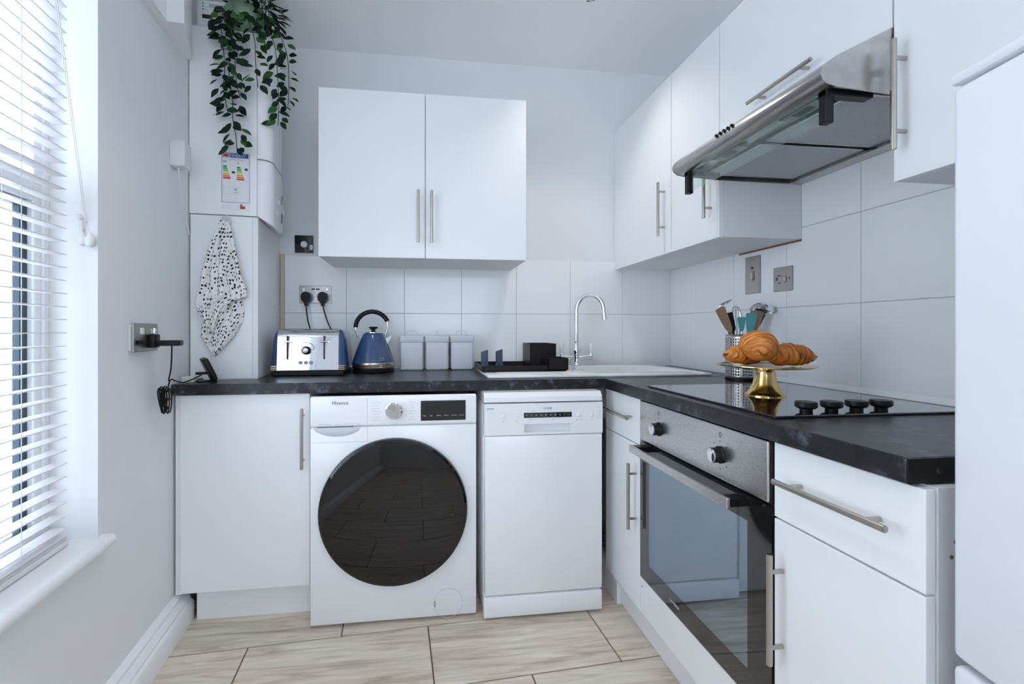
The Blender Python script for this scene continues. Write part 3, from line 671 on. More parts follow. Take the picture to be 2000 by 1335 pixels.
# ------------------------------------------------------------------ kettle
t = thing('kettle', 'blue pyramid kettle with black arched handle beside the toaster', 'kettle', (-1.592, -.185, T))
m = MB(); m.lathe([(.090, .0), (.093, .004), (.093, .016), (.088, .020)], n=48); m.build('power_base', 'blackp', t, smooth=40)
m = MB(); m.lathe([(.086, .018), (.096, .020), (.0975, .026), (.096, .028), (.0975, .033), (.096, .035), (.0975, .040), (.096, .046)], n=48); m.build('metal_band', 'bronze', t, smooth=35)
m = MB(); m.lathe([(.095, .046), (.0945, .05), (.087, .072), (.074, .112), (.060, .150), (.050, .172), (.046, .179), (.040, .182), (0, .183)], n=48); m.build('body', 'blue', t, smooth=45)
m = MB(); m.lathe([(.041, .181), (.041, .1845), (.036, .187), (0, .188)], n=36); l = m.build('lid', 'chrome', t, smooth=40)
m = MB(); m.lathe([(.010, .187), (.009, .196), (.019, .203), (.0215, .208), (.020, .2105), (0, .211)], n=24); m.build('lid_knob', 'blackp', l, smooth=40)
m = MB(); m.tube(arc((-.005, 0, .205), .076, 178, 24, 20), .0105, n=12); hd = m.build('handle', 'blackp', t, smooth=50)
m = MB(); m.tube(smooth_path([(-.080, -.004, .208), (-.079, -.004, .190), (-.066, 0, .152)], 4), .004, n=8); m.tube(smooth_path([(.063, -.004, .238), (.066, -.004, .205), (.054, 0, .165)], 4), .004, n=8); m.build('handle_rod', 'chrome', hd, smooth=50)
m = MB(); m.loft([[(.062, -.014, .126), (.062, .014, .126), (.052, .010, .152), (.052, -.010, .152)], [(.076, -.010, .146), (.076, .010, .146), (.086, .006, .170), (.086, -.006, .170)]]); m.build('spout', 'chrome', t)
m = MB(); m.box(-.102, -.086, -.030, -.014, .024, .030, .002); m.build('switch', 'chrome', t)
ph = R(30)
for word, zt in (('morphy', .0655), ('richards', .0575)):
    rr_ = .0945 - (zt - .05) * .34 + .0014
    text_part(word, .0082, 'ledw', t, (-1.592 + rr_ * math.sin(ph), -.185 - rr_ * math.cos(ph), T + zt), (math.cos(ph), math.sin(ph), 0), (-.34 * math.sin(ph), .34 * math.cos(ph), 1), align='CENTER')

# ------------------------------------------------------------------ toaster
t = thing('toaster', 'four-slice toaster with mirror chrome front and blue ends', 'toaster', (-1.850, -.225, T))
def tprof(sy, sz, z0=.024, n=8):
    """half-round shouldered y-z profile"""
    pr_ = [(.115 * sy, z0), (.112 * sy, z0 + .05)]
    for i in range(n + 1):
        a = R(90 * i / n); pr_.append((.105 * sy - .040 * sy + .040 * sy * math.cos(a), .150 * sz + z0 - .012 + .036 * sz * math.sin(a)))
    return pr_ + [(-y, z) for y, z in reversed(pr_)]
hw = .126
m = MB(); m.box(-.148, .148, -.116, .116, 0, .022, .004); m.build('base', 'blackp', t)
p = tprof(1, 1); m = MB(); m.prism(p, -hw, hw, 'X'); cb = m.build('chrome_body', 'chrome', t, smooth=40)
for sx in (-1, 1):
    m = MB()
    rings = []
    for f, ex in ((0, 0), (.45, .010), (.8, .015), (1.0, .018)):
        pr_ = tprof(1 - .14 * f ** 2, 1 - .10 * f ** 2)
        rings.append([(sx * (hw + ex + .010 * (1 - (z - .024) / .18) * (f ** .7)), y, z) for y, z in pr_])
    m.loft(rings); m.build('end_shell', 'blue', t, smooth=40)
    m = MB()
    for k in range(3): m.box(min(sx * hw, sx * (hw + .027)), max(sx * hw, sx * (hw + .027)), -.1165, .1165, .023 + k * .0075, .029 + k * .0075, .002)
    m.build('end_band', 'bronze', t)
for y in (-.055, .02):
    for x in (-.062, .062):
        m = MB(); m.box(x - .05, x + .05, y - .010, y + .010, .196, .1995); m.build('bread_slot', 'blackp', t)
yf = -.1155
for x in (-.083, .068):
    m = MB(); m.box(x - .003, x + .003, yf - .0015, yf + .006, .070, .170); sl = m.build('lever_slot', 'blackp', t)
    m = MB(); m.box(x - .017, x + .017, yf - .012, yf + .004, .142, .149, .002); m.build('lever', 'chrome', sl)
m = MB(); m.lathe([(.018, 0), (.018, .004), (.0155, .006), (.0150, .018), (.0135, .020)], c=(-.007, yf, .108), axis='-Y', n=28); k = m.build('browning_knob', 'blackp', t, smooth=40)
m = MB(); m.lathe([(.0135, .0195), (.012, .0205), (0, .0205)], c=(-.007, yf, .108), axis='-Y', n=24); m.build('knob_cap', 'steel', k, smooth=40)
m = MB(); m.tube(arc((-.007, yf - .0006, .112), .031, 0, 180, 18), .0007, n=5); m.tube([(-.038, yf - .0006, .112), (-.026, yf - .0006, .112)], .0007, n=5); m.tube([(.012, yf - .0006, .112), (.024, yf - .0006, .112)], .0007, n=5); m.build('dial_outline', 'blackp', t)
for x in (-.030, -.008, .013):
    m = MB(); m.lathe([(.0075, 0), (.0075, .003), (.006, .004), (0, .004)], c=(x, yf, .056), axis='-Y', n=18); m.build('button', 'grey', t, smooth=40)
for x in (-.135, .135):
    m = MB(); m.box(x - .012, x + .012, -.1, .1, -.0001, .001); m.build('foot', 'rubber', t)

# ------------------------------------------------------------------ wall sockets, plugs, switches
t = thing('double_socket', 'brushed steel double socket on the back wall tiles above the toaster', 'socket', (-1.8915, -.0075, 1.256))
m = MB(); m.box(-.0765, .0765, -.006, 0, -.043, .043, .002); pl = m.build('plate', 'steeld', t)
for x in (-.056, .056): m = MB(); m.box(x - .006, x + .006, -.0095, -.005, .014, .032, .002); m.build('switch', 'chrome', t)
m = MB(); m.box(-.018, -.002, -.0072, -.0055, .022, .029); m.box(.004, .020, -.0072, -.0055, .022, .029); m.build('usb_port', 'blackp', t)
for x, lab, path in ((-1.930, 'black three-pin plug in the left half of the back wall socket', [(0, -.024, -.03), (.004, -.030, -.07), (.012, -.032, -.12), (.030, -.034, -.19), (.036, -.036, -.30), (.036, -.032, -.352)]),
                     (-1.852, 'black three-pin plug in the right half of the back wall socket', [(0, -.024, -.03), (.010, -.030, -.07), (.030, -.032, -.13), (.060, -.034, -.19), (.085, -.034, -.28), (.09, -.032, -.352)])):
    t = thing('power_plug', lab, 'plug', (x, -.0137, 1.239), group='plugs in the back wall socket')
    m = MB(); prf = [(.024 * math.cos(R(a)), .024 * math.sin(R(a)) + .004) for a in range(0, 181, 15)] + [(-.022, -.012), (-.008, -.028), (-.006, -.042), (.006, -.042), (.008, -.028), (.022, -.012)]
    m.prism(prf, -.032, 0, 'Y'); m.build('body', 'blackp', t, smooth=35)
    m = MB(); m.tube(smooth_path(path, 5), .0032, n=8); m.build('cable', 'blackp', t, smooth=60)
t = thing('isolator_switch', 'dark square wall plate with round white button, left of the wall cabinet', 'switch', (-1.946, -.001, 1.505))
m = MB(); m.box(-.047, .047, -.010, 0, -.046, .046, .006, 3); m.build('rim', 'chrome', t, smooth=40)
m = MB(); m.box(-.044, .044, -.0125, -.006, -.043, .043, .004); m.build('face', 'blackg', t, smooth=40)
m = MB(); m.lathe([(.0155, 0), (.0155, .003), (.013, .0045), (0, .0045)], c=(0, -.0125, -.002), axis='-Y', n=24); m.build('button', 'whitep', t, smooth=40)
t = thing('cooker_switch', 'tall stainless cooker switch plate on the right wall tiles', 'switch', (-.0075, -.645, 1.306))
m = MB(); m.box(-.007, 0, -.042, .042, -.077, .077, .002); m.build('plate', 'steeld', t)
m = MB(); m.box(-.014, -.006, -.010, .006, -.022, .014, .003); m.build('rocker', 'nickel', t)
m = MB(); m.box(-.008, -.006, -.007, .007, .026, .032, .001); m.build('neon', 'blackp', t)
t = thing('fused_switch', 'small square stainless fused switch plate beside the tall one on the right wall', 'switch', (-.0075, -.803, 1.272))
m = MB(); m.box(-.006, 0, -.045, .045, -.046, .046, .002); m.build('plate', 'steeld', t)
m = MB(); m.box(-.011, -.005, -.020, -.006, -.014, .010, .003); m.build('rocker', 'nickel', t)
m = MB(); m.box(-.0066, -.005, .006, .024, .012, .016); m.box(-.0066, -.005, .008, .020, -.016, -.012); m.box(-.0066, -.005, .022, .028, -.004, .008); m.box(-.0066, -.005, .030, .033, -.004, .008); m.box(-.0066, -.005, -.036, -.032, -.004, .004); m.build('fuse_carrier', 'signal', t, kind='stuff')

# left wall socket, adapter with bundled cable, junction box
def thingL(name, label, cat, s, off, z, group=None): return thing(name, label, cat, LW(s, off, z), LA, group)
t = thingL('double_socket', 'steel double socket on the left wall beside the window', 'socket', -.259, 0, 1.056)
m = MB(); m.box(0, .010, -.070, .070, -.040, .040, .001); m.build('back_box', 'whitep', t)
m = MB(); m.box(.010, .017, -.076, .076, -.044, .044, .002); m.build('plate', 'steeld', t)
for y in (-.03, .05): m = MB(); m.box(.016, .022, y - .009, y + .009, .010, .030, .002); m.build('switch', 'whitep' if y < 0 else 'chrome', t)
m = MB(); m.box(.016, .0185, -.064, -.046, -.020, -.008); m.box(.016, .0185, -.040, -.024, -.020, -.008); m.build('usb_port', 'blackp', t)
t = thingL('charger_adapter', 'flat black charger plugged into the left wall socket, its lead tied in a bundle', 'charger', -.232, .0175, 1.040)
m = MB(); m.box(0, .020, -.022, .022, -.018, .026, .006); m.box(.004, .085, -.018, .026, -.012, .006, .004); m.build('body', 'blackp', t, smooth=40)
q = [(.055, .012, -.012), (.052, .018, -.05), (.045, .030, -.09), (.035, .044, -.115), (.03, .052, -.13)]
m = MB(); m.tube(smooth_path(q, 5), .0023, n=7)
for k in range(5):
    a = .012 + .0025 * k
    m.tube([(.028 + .0045 * (k - 2) + .002 * math.sin(R(th * 2)), .028 + .003 * (k - 2) + a * math.cos(R(th)) - .010 * math.sin(R(th)), -.190 + (.042 + .004 * (k % 2)) * math.sin(R(th))) for th in range(0, 360, 20)], .0022, n=6, closed=True)
m.tube(smooth_path([(.03, .040, -.165), (.03, .065, -.128), (.04, .085, -.135), (.05, .12, -.142), (.075, .160, -.130), (.105, .185, -.108)], 5), .0022, n=7)
m.tube([(.028 + .014 * math.cos(R(a)), .030 + .012 * math.sin(R(a)), -.188) for a in range(0, 360, 40)], .003, n=6, closed=True)
m.build('lead', 'blackp', t, smooth=60)
t = thingL('junction_box', 'white junction box high on the left wall beside the boiler, with a white cable', 'junction box', -.028, 0, 1.71)
m = MB(); m.box(0, .050, -.030, .030, -.045, .045, .004); m.build('box', 'whitep', t, smooth=40)
m = MB(); m.tube(smooth_path([(.022, -.01, -.045), (.018, .012, -.10), (.012, .055, -.17), (.008, .100, -.22), (.006, .128, -.26)], 5), .0032, n=8); m.build('cable', 'whitep', t, smooth=60)
t = thing('cable_connector', 'small cream cable connector on the worktop by the left wall', 'connector', (-2.235, -.535, T))
m = MB(); m.box(-.014, .030, -.018, .010, 0, .022, .003); m.build('body', 'cream', t)
m = MB(); m.tube(smooth_path([(.02, 0, .012), (.03, .04, .010), (.02, .07, .006)], 4), .004, n=8); m.build('tail', 'cream', t, smooth=60)
t = thing('energy_monitor', 'small black tilted display unit standing on the worktop left end', 'display', (-2.160, -.520, T), R(32))
tilt = Matrix.Rotation(R(-24), 4, 'Y')
m = MB(); m.box(-.010, .008, -.040, .040, .001, .092, .006, 3, mtx=Matrix.Translation((.012, 0, .006)) @ tilt); m.build('case', 'blackp', t, smooth=40)
m = MB(); m.box(.0078, .0095, -.033, .033, .012, .084, mtx=Matrix.Translation((.012, 0, .006)) @ tilt); m.build('screen', 'signal', t)
m = MB(); m.box(-.045, .018, -.022, .022, 0, .006, .002); m.build('stand', 'blackp', t)
m = MB(); m.box(-.05, -.012, -.006, .006, .028, .038, .002); m.build('plug', 'blackp', t)

# ------------------------------------------------------------------ boiler, pipe boxing (aligned with the left wall)
BS = .107
t = thingL('pipe_boxing', 'tall white boxed-in panel under the boiler, behind the hanging tea towel', 'panel', BS, 0, T)
m = MB(); m.box(.007, .232, 0, .018, 0, .648, .001); m.build('front_board', 'cab', t)
m = MB(); m.box(.2325, .252, -.001, .020, 0, .648, .0015); m.build('corner_trim', 'trimw', t)
m = MB(); m.box(.232, .248, .020, .425, 0, .648); m.build('side_board', 'cab', t)
for y_ in (.30,): m = MB(); m.cyl((.248, y_, .30), (.250, y_, .30), .005, n=10); m.build('screw_cap', 'trimw', t)
m = MB(); m.cyl((.030, -.0015, .33), (.030, .001, .33), .005, n=12); m.build('screw_cap', 'trimw', t)
BZ0, BZ1 = 1.536, 2.272
t = thingL('gas_boiler', 'white wall-hung boiler in the corner with energy label on its side', 'boiler', BS, 0, BZ0)
H = BZ1 - BZ0
m = MB(); m.box(.003, .248, 0, .240, 0, H, .002); m.build('casing', 'white', t)
rr = .045
fp = [(.2495, 0)] + [(.303 - rr + rr * math.sin(R(a)), rr - rr * math.cos(R(a))) for a in range(0, 91, 15)] + [(.303 - rr + rr * math.cos(R(a)), .240 - rr + rr * math.sin(R(a))) for a in range(0, 91, 15)] + [(.2495, .240)]
m = MB(); m.prism(fp, .232, H - .001); m.build('front_cover', 'white', t, smooth=35)
fl2 = [(a + (.003 if a > .26 else 0), b) for a, b in fp]
m = MB()
zb = lambda b: -.022 * (b / .24)
m.loft([[(a, b, -.030 * max(0, (a - .25) / .05)) for a, b in fl2], [(a, b, .195 - .0 * b) for a, b in fl2], [(a - (.002 if a > .26 else 0), b, .226) for a, b in fp]]); cf = m.build('control_flap', 'white', t, smooth=35)
for y_, z_, r_ in ((.070, .120, .016), (.105, .085, .011), (.150, .110, .020), (.150, .030, .022), (.195, .075, .008), (.080, .035, .009), (.215, .070, .008)):
    m = MB(); m.lathe([(r_, 0), (r_, .003), (r_ * .8, .006), (0, .006)], c=(.3055, y_, z_), axis='X', n=20); k = m.build('knob', 'whitep' if r_ < .012 else 'lgrey', cf, smooth=40)
    if r_ > .018:
        m = MB(); m.box(.311, .3135, y_ - .004, y_ + .004, z_ - r_ * .9, z_ + r_ * .9, .001); m.build('pointer', 'signal', t)
# energy label on the camera-facing side
def bx(m, x0, x1, z0, z1, d=.0006): m.box(x0, x1, -d, 0, z0, z1)
lb = MB(); lx0, lx1, lz0, lz1 = .118, .222, .018, .252
bx(lb, lx0, lx1, lz0, lz1, .0005); lb = lb.build('energy_label', 'labelw', t, label='printed energy rating label')
fx0, fx1, fz0, fz1 = .119, .221, .050, .247
m = MB()
for a in ((fx0, fx0 + .0014, fz0, fz1), (fx1 - .0014, fx1, fz0, fz1), (fx0, fx1, fz0, fz0 + .0014), (fx0, fx1, fz1 - .0014, fz1)): bx(m, *a, .0009)
bx(m, .150, .2165, .2285, .2445, .0009); m.build('blue_print', 'navy', lb)
m = MB(); bx(m, .121, .1485, .2285, .2445, .0009); m.build('flag_field', 'navy', lb)
m = MB(); bx(m, .1325, .137, .2285, .2445, .0012); bx(m, .121, .1485, .2345, .2385, .0012)
for s_ in (1, -1): m.box(-.0155, .0155, -.0011, 0, -.0012, .0012, mtx=Matrix.Translation((.13475, 0, .2365)) @ Matrix.Rotation(R(30 * s_), 4, 'Y'))
m.build('flag_red', 'red', lb)
m = MB()
for s_ in (1, -1): m.box(-.0155, .0155, -.00105, 0, -.0024, .0024, mtx=Matrix.Translation((.13475, 0, .2365)) @ Matrix.Rotation(R(30 * s_), 4, 'Y'))
bx(m, .131, .1385, .2285, .2445, .00105); bx(m, .121, .1485, .233, .240, .00105); m.build('flag_white', 'labelw', lb)
BM = root_matrix(t); ux = BM.to_3x3() @ Vector((1, 0, 0)); wp = lambda x, z, d=.0013: BM @ Vector((x, -d, z))
text_part('ENERGY', .0135, 'labelw', lb, wp(.154, .232), ux, (0, 0, 1), squeeze=1.05)
for c0, zt in ((.124, .196), (.174, .193)):
    for k in range(7):
        m = MB(); L_ = .012 + .0023 * k; zz = zt - k * .0078
        m.prism([(c0, zz - .0062), (c0 + L_, zz - .0062), (c0 + L_ + .003, zz - .0031), (c0 + L_, zz), (c0, zz)], -.0009, -.0001, 'Y'); m.build('rating_bar', 'e%d' % k, lb)
m = MB()
for c0, zz in ((.154, .170), (.201, .184)): m.prism([(c0, zz), (c0 + .004, zz + .0045), (c0 + .013, zz + .0045), (c0 + .013, zz - .0045), (c0 + .004, zz - .0045)], -.0009, -.0001, 'Y')
m.build('rating_arrow', 'signal', lb)
m = MB()
for a in ((.124, .137, .208, .215), (.176, .181, .204, .212), (.145, .198, .2195, .2215)): bx(m, *a, .0009)
m.build('printed_marks', 'grey', lb, kind='stuff')
m = MB()
for c0 in (.126, .158):
    for a in ((c0, c0 + .024, .082, .0828), (c0, c0 + .024, .1112, .112), (c0, c0 + .0008, .082, .112), (c0 + .0232, c0 + .024, .082, .112)): bx(m, *a, .0009)
bx(m, .120, .147, .030, .0306, .0009); bx(m, .120, .147, .0384, .039, .0009); bx(m, .120, .1206, .030, .039, .0009); bx(m, .1464, .147, .030, .039, .0009)
m.build('printed_frames', 'lgrey', lb)
text_part('24', .0105, 'signal', lb, wp(.164, .099), ux, (0, 0, 1)); text_part('kW', .006, 'signal', lb, wp(.166, .089), ux, (0, 0, 1))
m = MB(); bx(m, .186, .204, .026, .037, .0009); bx(m, .186, .194, .038, .044, .0009); m.build('red_print', 'red', lb)

# carbon monoxide alarm standing on the boiler
t = thingL('alarm_unit', 'white rounded alarm unit standing on top of the boiler beside the plant', 'alarm', BS, 0, BZ1)
m = MB(); m.box(.022, .150, .010, .042, 0, .118, .014, 4); m.build('case', 'whitep', t, smooth=40)
m = MB(); m.box(.046, .082, .0085, .0110, .038, .054, .001); m.build('display', 'blackg', t)
m = MB()
for k in range(3): m.cyl((.049, .0088, .098 - k * .012), (.049, .0105, .098 - k * .012), .0024, n=10)
m.build('indicator', 'signal', t)
m = MB(); m.lathe([(.021, 0), (.021, .0018), (.018, .0026), (0, .0026)], c=(.112, .0102, .038), axis='-Y', n=28); m.build('test_button', 'lgrey', t, smooth=40)
m = MB(); m.box(.070, .128, .009, .0105, .084, .098, .001); m.build('name_strip', 'grey', t)
m = MB()
for k in range(3): m.box(.056, .066, .0094, .0105, .096 - k * .012, .0985 - k * .012)
m.box(.046, .080, .0094, .0105, .028, .031); m.box(.08, .126, .0094, .0105, .074, .077); m.build('printed_marks', 'lgrey', t, kind='stuff')

# ------------------------------------------------------------------ trailing plant
PC = LW(BS + .055, .195, BZ1)
t = thing('trailing_plant', 'potted trailing plant on top of the boiler, dark leafy strands hanging down', 'plant', PC)
m = MB(); m.lathe([(.058, 0), (.080, .018), (.090, .050), (.088, .085), (.078, .110), (.070, .112), (.070, .095), (0, .09)], n=36); m.build('pot', 'pot', t, smooth=50)
lm = []
def leaf_mesh(L, wd, mt):
    me = bpy.data.meshes.new('leaf'); V = []; F = []
    st = [(0, .0), (.18, .62), (.42, 1.0), (.68, .78), (.88, .34), (1, 0)]
    for f, ww in st: zc = -.10 * L * (f - .1) ** 2; V += [(f * L, -ww * wd, zc + .18 * ww * wd), (f * L, 0, zc), (f * L, ww * wd, zc + .18 * ww * wd)]
    for i in range(5): a = i * 3; F += [(a, a + 3, a + 4, a + 1), (a + 1, a + 4, a + 5, a + 2)]
    me.from_pydata(V, [], F); me.materials.append(mt); me.shade_smooth(); return me
for k in range(4): lm.append([leaf_mesh(.048 * s_, .0138 * s_, M['leafs'][k]) for s_ in (1, .8)])
def add_leaf(p, d, up, k):
    d = Vector(d).normalized(); y = Vector(up).cross(d)
    if y.length < 1e-3: y = Vector((0, 1, 0)).cross(d)
    y.normalize(); z = d.cross(y)
    o = bpy.data.objects.new('leaf', lm[k][rnd.randrange(2)]); COL.objects.link(o); o.parent = t
    p = Vector(p) - PC
    o.matrix_local = Matrix(((d.x, y.x, z.x, p.x), (d.y, y.y, z.y, p.y), (d.z, y.z, z.z, p.z), (0, 0, 0, 1)))
def strand(pts, n, spread, out, kmax=3):
    P = smooth_path(pts, 8)
    m = MB(); m.tube([p - PC for p in P], .0016, n=5); m.build('vine', 'stem', t)
    for i in range(n):
        f = (i + .5) / n * (len(P) - 1); a = int(f); p = P[a].lerp(P[min(a + 1, len(P) - 1)], f - a)
        sd = -1 if i % 2 else 1
        d = Vector((sd * (.55 + rnd.random() * .5), -.25 + rnd.uniform(-.35, .25), -.6 + rnd.uniform(-.7, .55)))
        w_ = Vector((sd * rnd.random() * spread, -rnd.random() * .012, rnd.uniform(-.008, .008)))
        add_leaf(p + w_, d, out + Vector((rnd.uniform(-.5, .5), rnd.uniform(-.5, .5), rnd.uniform(-.4, .6))), rnd.choice((0, 0, 1, 1, 2, kmax)))
OUT = Vector((0, -1, .35))
def at(x, y, z): return Vector((x, y, z))
yb = -.478
strand([PC + Vector((-.03, -.05, .10)), at(-2.118, -.480, 2.285), at(-2.108, yb, 2.20), at(-2.112, yb, 2.08), at(-2.100, yb, 1.98), at(-2.098, yb, 1.90), at(-2.086, yb, 1.83), at(-2.082, yb, 1.775)], 54, .030, OUT)
strand([PC + Vector((-.045, -.05, .10)), at(-2.140, -.482, 2.28), at(-2.135, yb, 2.20), at(-2.128, yb, 2.10), at(-2.132, yb, 2.02), at(-2.115, yb, 1.92)], 34, .022, OUT)
strand([PC + Vector((.0, -.055, .10)), at(-2.10, -.49, 2.28), at(-2.09, -.484, 2.17), at(-2.085, -.482, 2.06), at(-2.07, -.480, 1.98)], 18, .020, OUT, 2)
strand([PC + Vector((.03, -.05, .10)), at(-2.035, -.490, 2.28), at(-2.015, -.484, 2.21), at(-2.012, -.482, 2.12), at(-2.004, -.480, 2.03)], 30, .026, OUT)
strand([PC + Vector((.06, -.03, .10)), at(-1.985, -.46, 2.30), at(-1.955, -.435, 2.22), at(-1.948, -.420, 2.10), at(-1.946, -.415, 2.00), at(-1.950, -.412, 1.915)], 38, .018, Vector((.5, -1, .3)))
strand([PC + Vector((.07, 0, .10)), at(-1.955, -.42, 2.31), at(-1.925, -.38, 2.23), at(-1.920, -.365, 2.12), at(-1.925, -.36, 2.02)], 28, .016, Vector((.7, -1, .3)))
for i in range(98):      # crown of leaves over the pot
    a = rnd.uniform(-math.pi, math.pi); r_ = rnd.uniform(.03, .115); x = math.cos(a) * r_ + .035; y = math.sin(a) * r_ * .7 - .01
    z = .115 + rnd.uniform(-.005, .05) - max(0, r_ - .075) * 1.3
    if y < -.02 and z < .10 and x < .02: continue
    add_leaf(PC + Vector((x, y, z)), (math.cos(a) + rnd.uniform(-.4, .4), math.sin(a) + rnd.uniform(-.4, .4), rnd.uniform(-.6, .4)), (0, -.3, 1), rnd.choice((0, 0, 0, 1, 1, 2)))
m = MB()
for i in range(5): m.tube(smooth_path([(.0 + .02 * i, -.02, .10), (.03 + .02 * i, -.05, .135), (.06 + .012 * i, -.075, .10), (.075 + .01 * i, -.075, .02)], 4), .0015, n=5)
m.build('vine', 'stem', t)

# ------------------------------------------------------------------ hook and tea towel
HK = LW(BS, .137, 1.512)
t = thing('adhesive_hook', 'round pearly adhesive hook on the boxed panel holding the tea towel', 'hook', HK, LA)
m = MB(); m.lathe([(.021, .0005), (.021, .004), (.016, .008), (0, .010)], axis='-Y', n=28); m.cyl((0, -.006, -.006), (0, -.022, -.006), .004, n=10); m.cyl((0, -.021, -.008), (0, -.021, .004), .004, n=10); m.build('disc', 'lgrey', t, smooth=40)
def towel():
    t = thing('tea_towel', 'white tea towel with black spots hanging from the round hook', 'towel', LW(BS, .137, 0) + Vector((0, 0, .98)), LA)
    def layer(keys, y0, folds, seed, NU=64, NV=70):
        """keys: (z, left, right) in panel coordinates relative to the hook"""
        r_ = random.Random(seed); ph = [r_.uniform(0, 6.28) for _ in range(4)]
        P = []; UV = []
        za, zb = keys[0][0], keys[-1][0]
        for j in range(NV + 1):
            z = za + (zb - za) * j / NV
            for (k0, k1) in zip(keys, keys[1:]):
                if k1[0] <= z <= k0[0] + 1e-9: f = (k0[0] - z) / max(1e-9, k0[0] - k1[0]); l = k0[1] + (k1[1] - k0[1]) * f; r = k0[2] + (k1[2] - k0[2]) * f
            row = []
            op = min(1, (za - z) / .22)
            for i in range(NU + 1):
                u = i / NU
                x = l + (r - l) * u
                amp = (.006 + .012 * op) * (1 if 0 < i < NU else .7)
                y = y0 - amp * (.5 + .5 * math.sin(folds * 6.28 * u + ph[0] + 1.2 * math.sin(z * 9 + ph[1]))) - .004 * math.sin(17 * u + z * 22 + ph[2])
                y -= .010 * max(0, 1 - abs(z - (za + zb) / 2) / .15) * math.sin(math.pi * u)
                zz = z + .010 * op * math.sin(2 * 6.28 * u + ph[3]) * (j / NV)
                row.append((x, min(y, -.004), zz - .98)); UV.append((u * (.10 + .20 * op) + seed, (za - z) * 1.1))
            P.append(row)
        return P, UV
    A, UA = layer([(1.508, -.012, .012), (1.47, -.028, .022), (1.40, -.056, .040), (1.30, -.078, .056), (1.235, -.085, .078), (1.205, -.093, .082), (1.190, -.096, .050), (1.175, -.100, .020), (1.13, -.085, -.005), (1.10, -.065, -.022), (1.075, -.05, -.035)], -.022, 4.5, 1)
    B, UB_ = layer([(1.30, -.060, .050), (1.20, -.075, .058), (1.15, -.072, .066), (1.11, -.080, .060), (1.085, -.086, .048), (1.05, -.088, .030), (1.02, -.070, .004), (.985, -.046, -.038)], -.006, 3.0, 2)
    me = bpy.data.meshes.new('cloth'); V = []; F = []; U = []
    for P, UVs in ((A, UA), (B, UB_)):
        b0 = len(V); nu = len(P[0])
        for row in P: V += row
        U += UVs
        for j in range(len(P) - 1):
            for i in range(nu - 1): F.append((b0 + j * nu + i, b0 + j * nu + i + 1, b0 + (j + 1) * nu + i + 1, b0 + (j + 1) * nu + i))
    me.from_pydata(V, [], F); uvl = me.uv_layers.new(name='UVMap')
    for lp in me.loops: uvl.data[lp.index].uv = U[lp.vertex_index]
    me.materials.append(M['towel']); me.shade_smooth()
    o = bpy.data.objects.new('cloth', me); COL.objects.link(o); o.parent = t
    sm = o.modifiers.new('thickness', 'SOLIDIFY'); sm.thickness = .0015
towel()

# ------------------------------------------------------------------ venetian blind
t = thing('venetian_blind', 'white wooden venetian blind in the window on the left wall', 'blind', PL + Vector((0, 0, .53)), LA)
sl = MB(); sl.box(-.0175, .0175, W0 + .02, -.519, -.0013, .0013, .0008, 1); sl0 = sl.build('slat', 'slat', t); sl0.location = (-.0635, 0, 0.045)
for k in range(1, 46):
    o = sl0.copy(); COL.objects.link(o); o.parent = t; o.location = (-.0635, 0, .045 + k * .0331)
    o.rotation_euler = (0, R(rnd.uniform(-1.2, 1.2)), R(rnd.uniform(-.12, .12)))
m = MB()
m.box(-.083, -.045, W0 + .02, -.515, .0, .014, .003); br = m.build('bottom_rail', 'slat', t)
for k in range(4):
    o = sl0.copy(); COL.objects.link(o); o.parent = t; o.location = (-.0635, 0, .0162 + k * .0036); o.rotation_euler = (0, 0, R(rnd.uniform(-.1, .1)))
m = MB(); m.box(-.092, -.038, W0 + .01, -.49, 1.55, 1.588, .003); m.build('head_rail', 'slat', t)
for s_ in (-.672, -1.05, -1.46):
    m = MB()
    for a in (-.0455, -.0815): m.tube([(a, s_, .002), (a, s_, 1.55)], .0009, n=5)
    for k in range(45): m.tube([(-.0455, s_, .043 + k * .0331), (-.0815, s_, .043 + k * .0331)], .0005, n=4)
    m.build('ladder_cord', 'cord', t)
m = MB(); m.tube([(-.030, -.632, 1.54), (-.022, -.600, 1.31), (-.010, -.512, .825)], .0011, n=5); m.tube([(-.028, -.628, 1.54), (-.020, -.596, 1.31), (-.009, -.506, .822)], .0011, n=5); m.build('pull_cord', 'cord', t)
for a, s_, z in ((-.024, -.500, .783), (-.004, -.503, .779)):
    m = MB(); m.lathe([(.003, .022), (.006, .018), (.0115, .004), (.0105, -.010), (.006, -.015), (0, -.0155)], c=(a, s_, z), n=18); m.tube([(a, s_, z + .02), (-.010, -.510, z + .05)], .001, n=5); m.build('tassel', 'cord', t, smooth=50)
t = thingL('cord_cleat', 'small clear plastic cord cleat fixed to the window reveal', 'cleat', -.480, -.034, 1.345)
m = MB(); m.box(-.004, .004, -.008, 0, -.030, .030, .002); m.box(-.004, .004, -.016, -.008, -.036, -.022, .002); m.box(-.004, .004, -.016, -.008, .022, .036, .002); m.build('hook', 'slat', t)

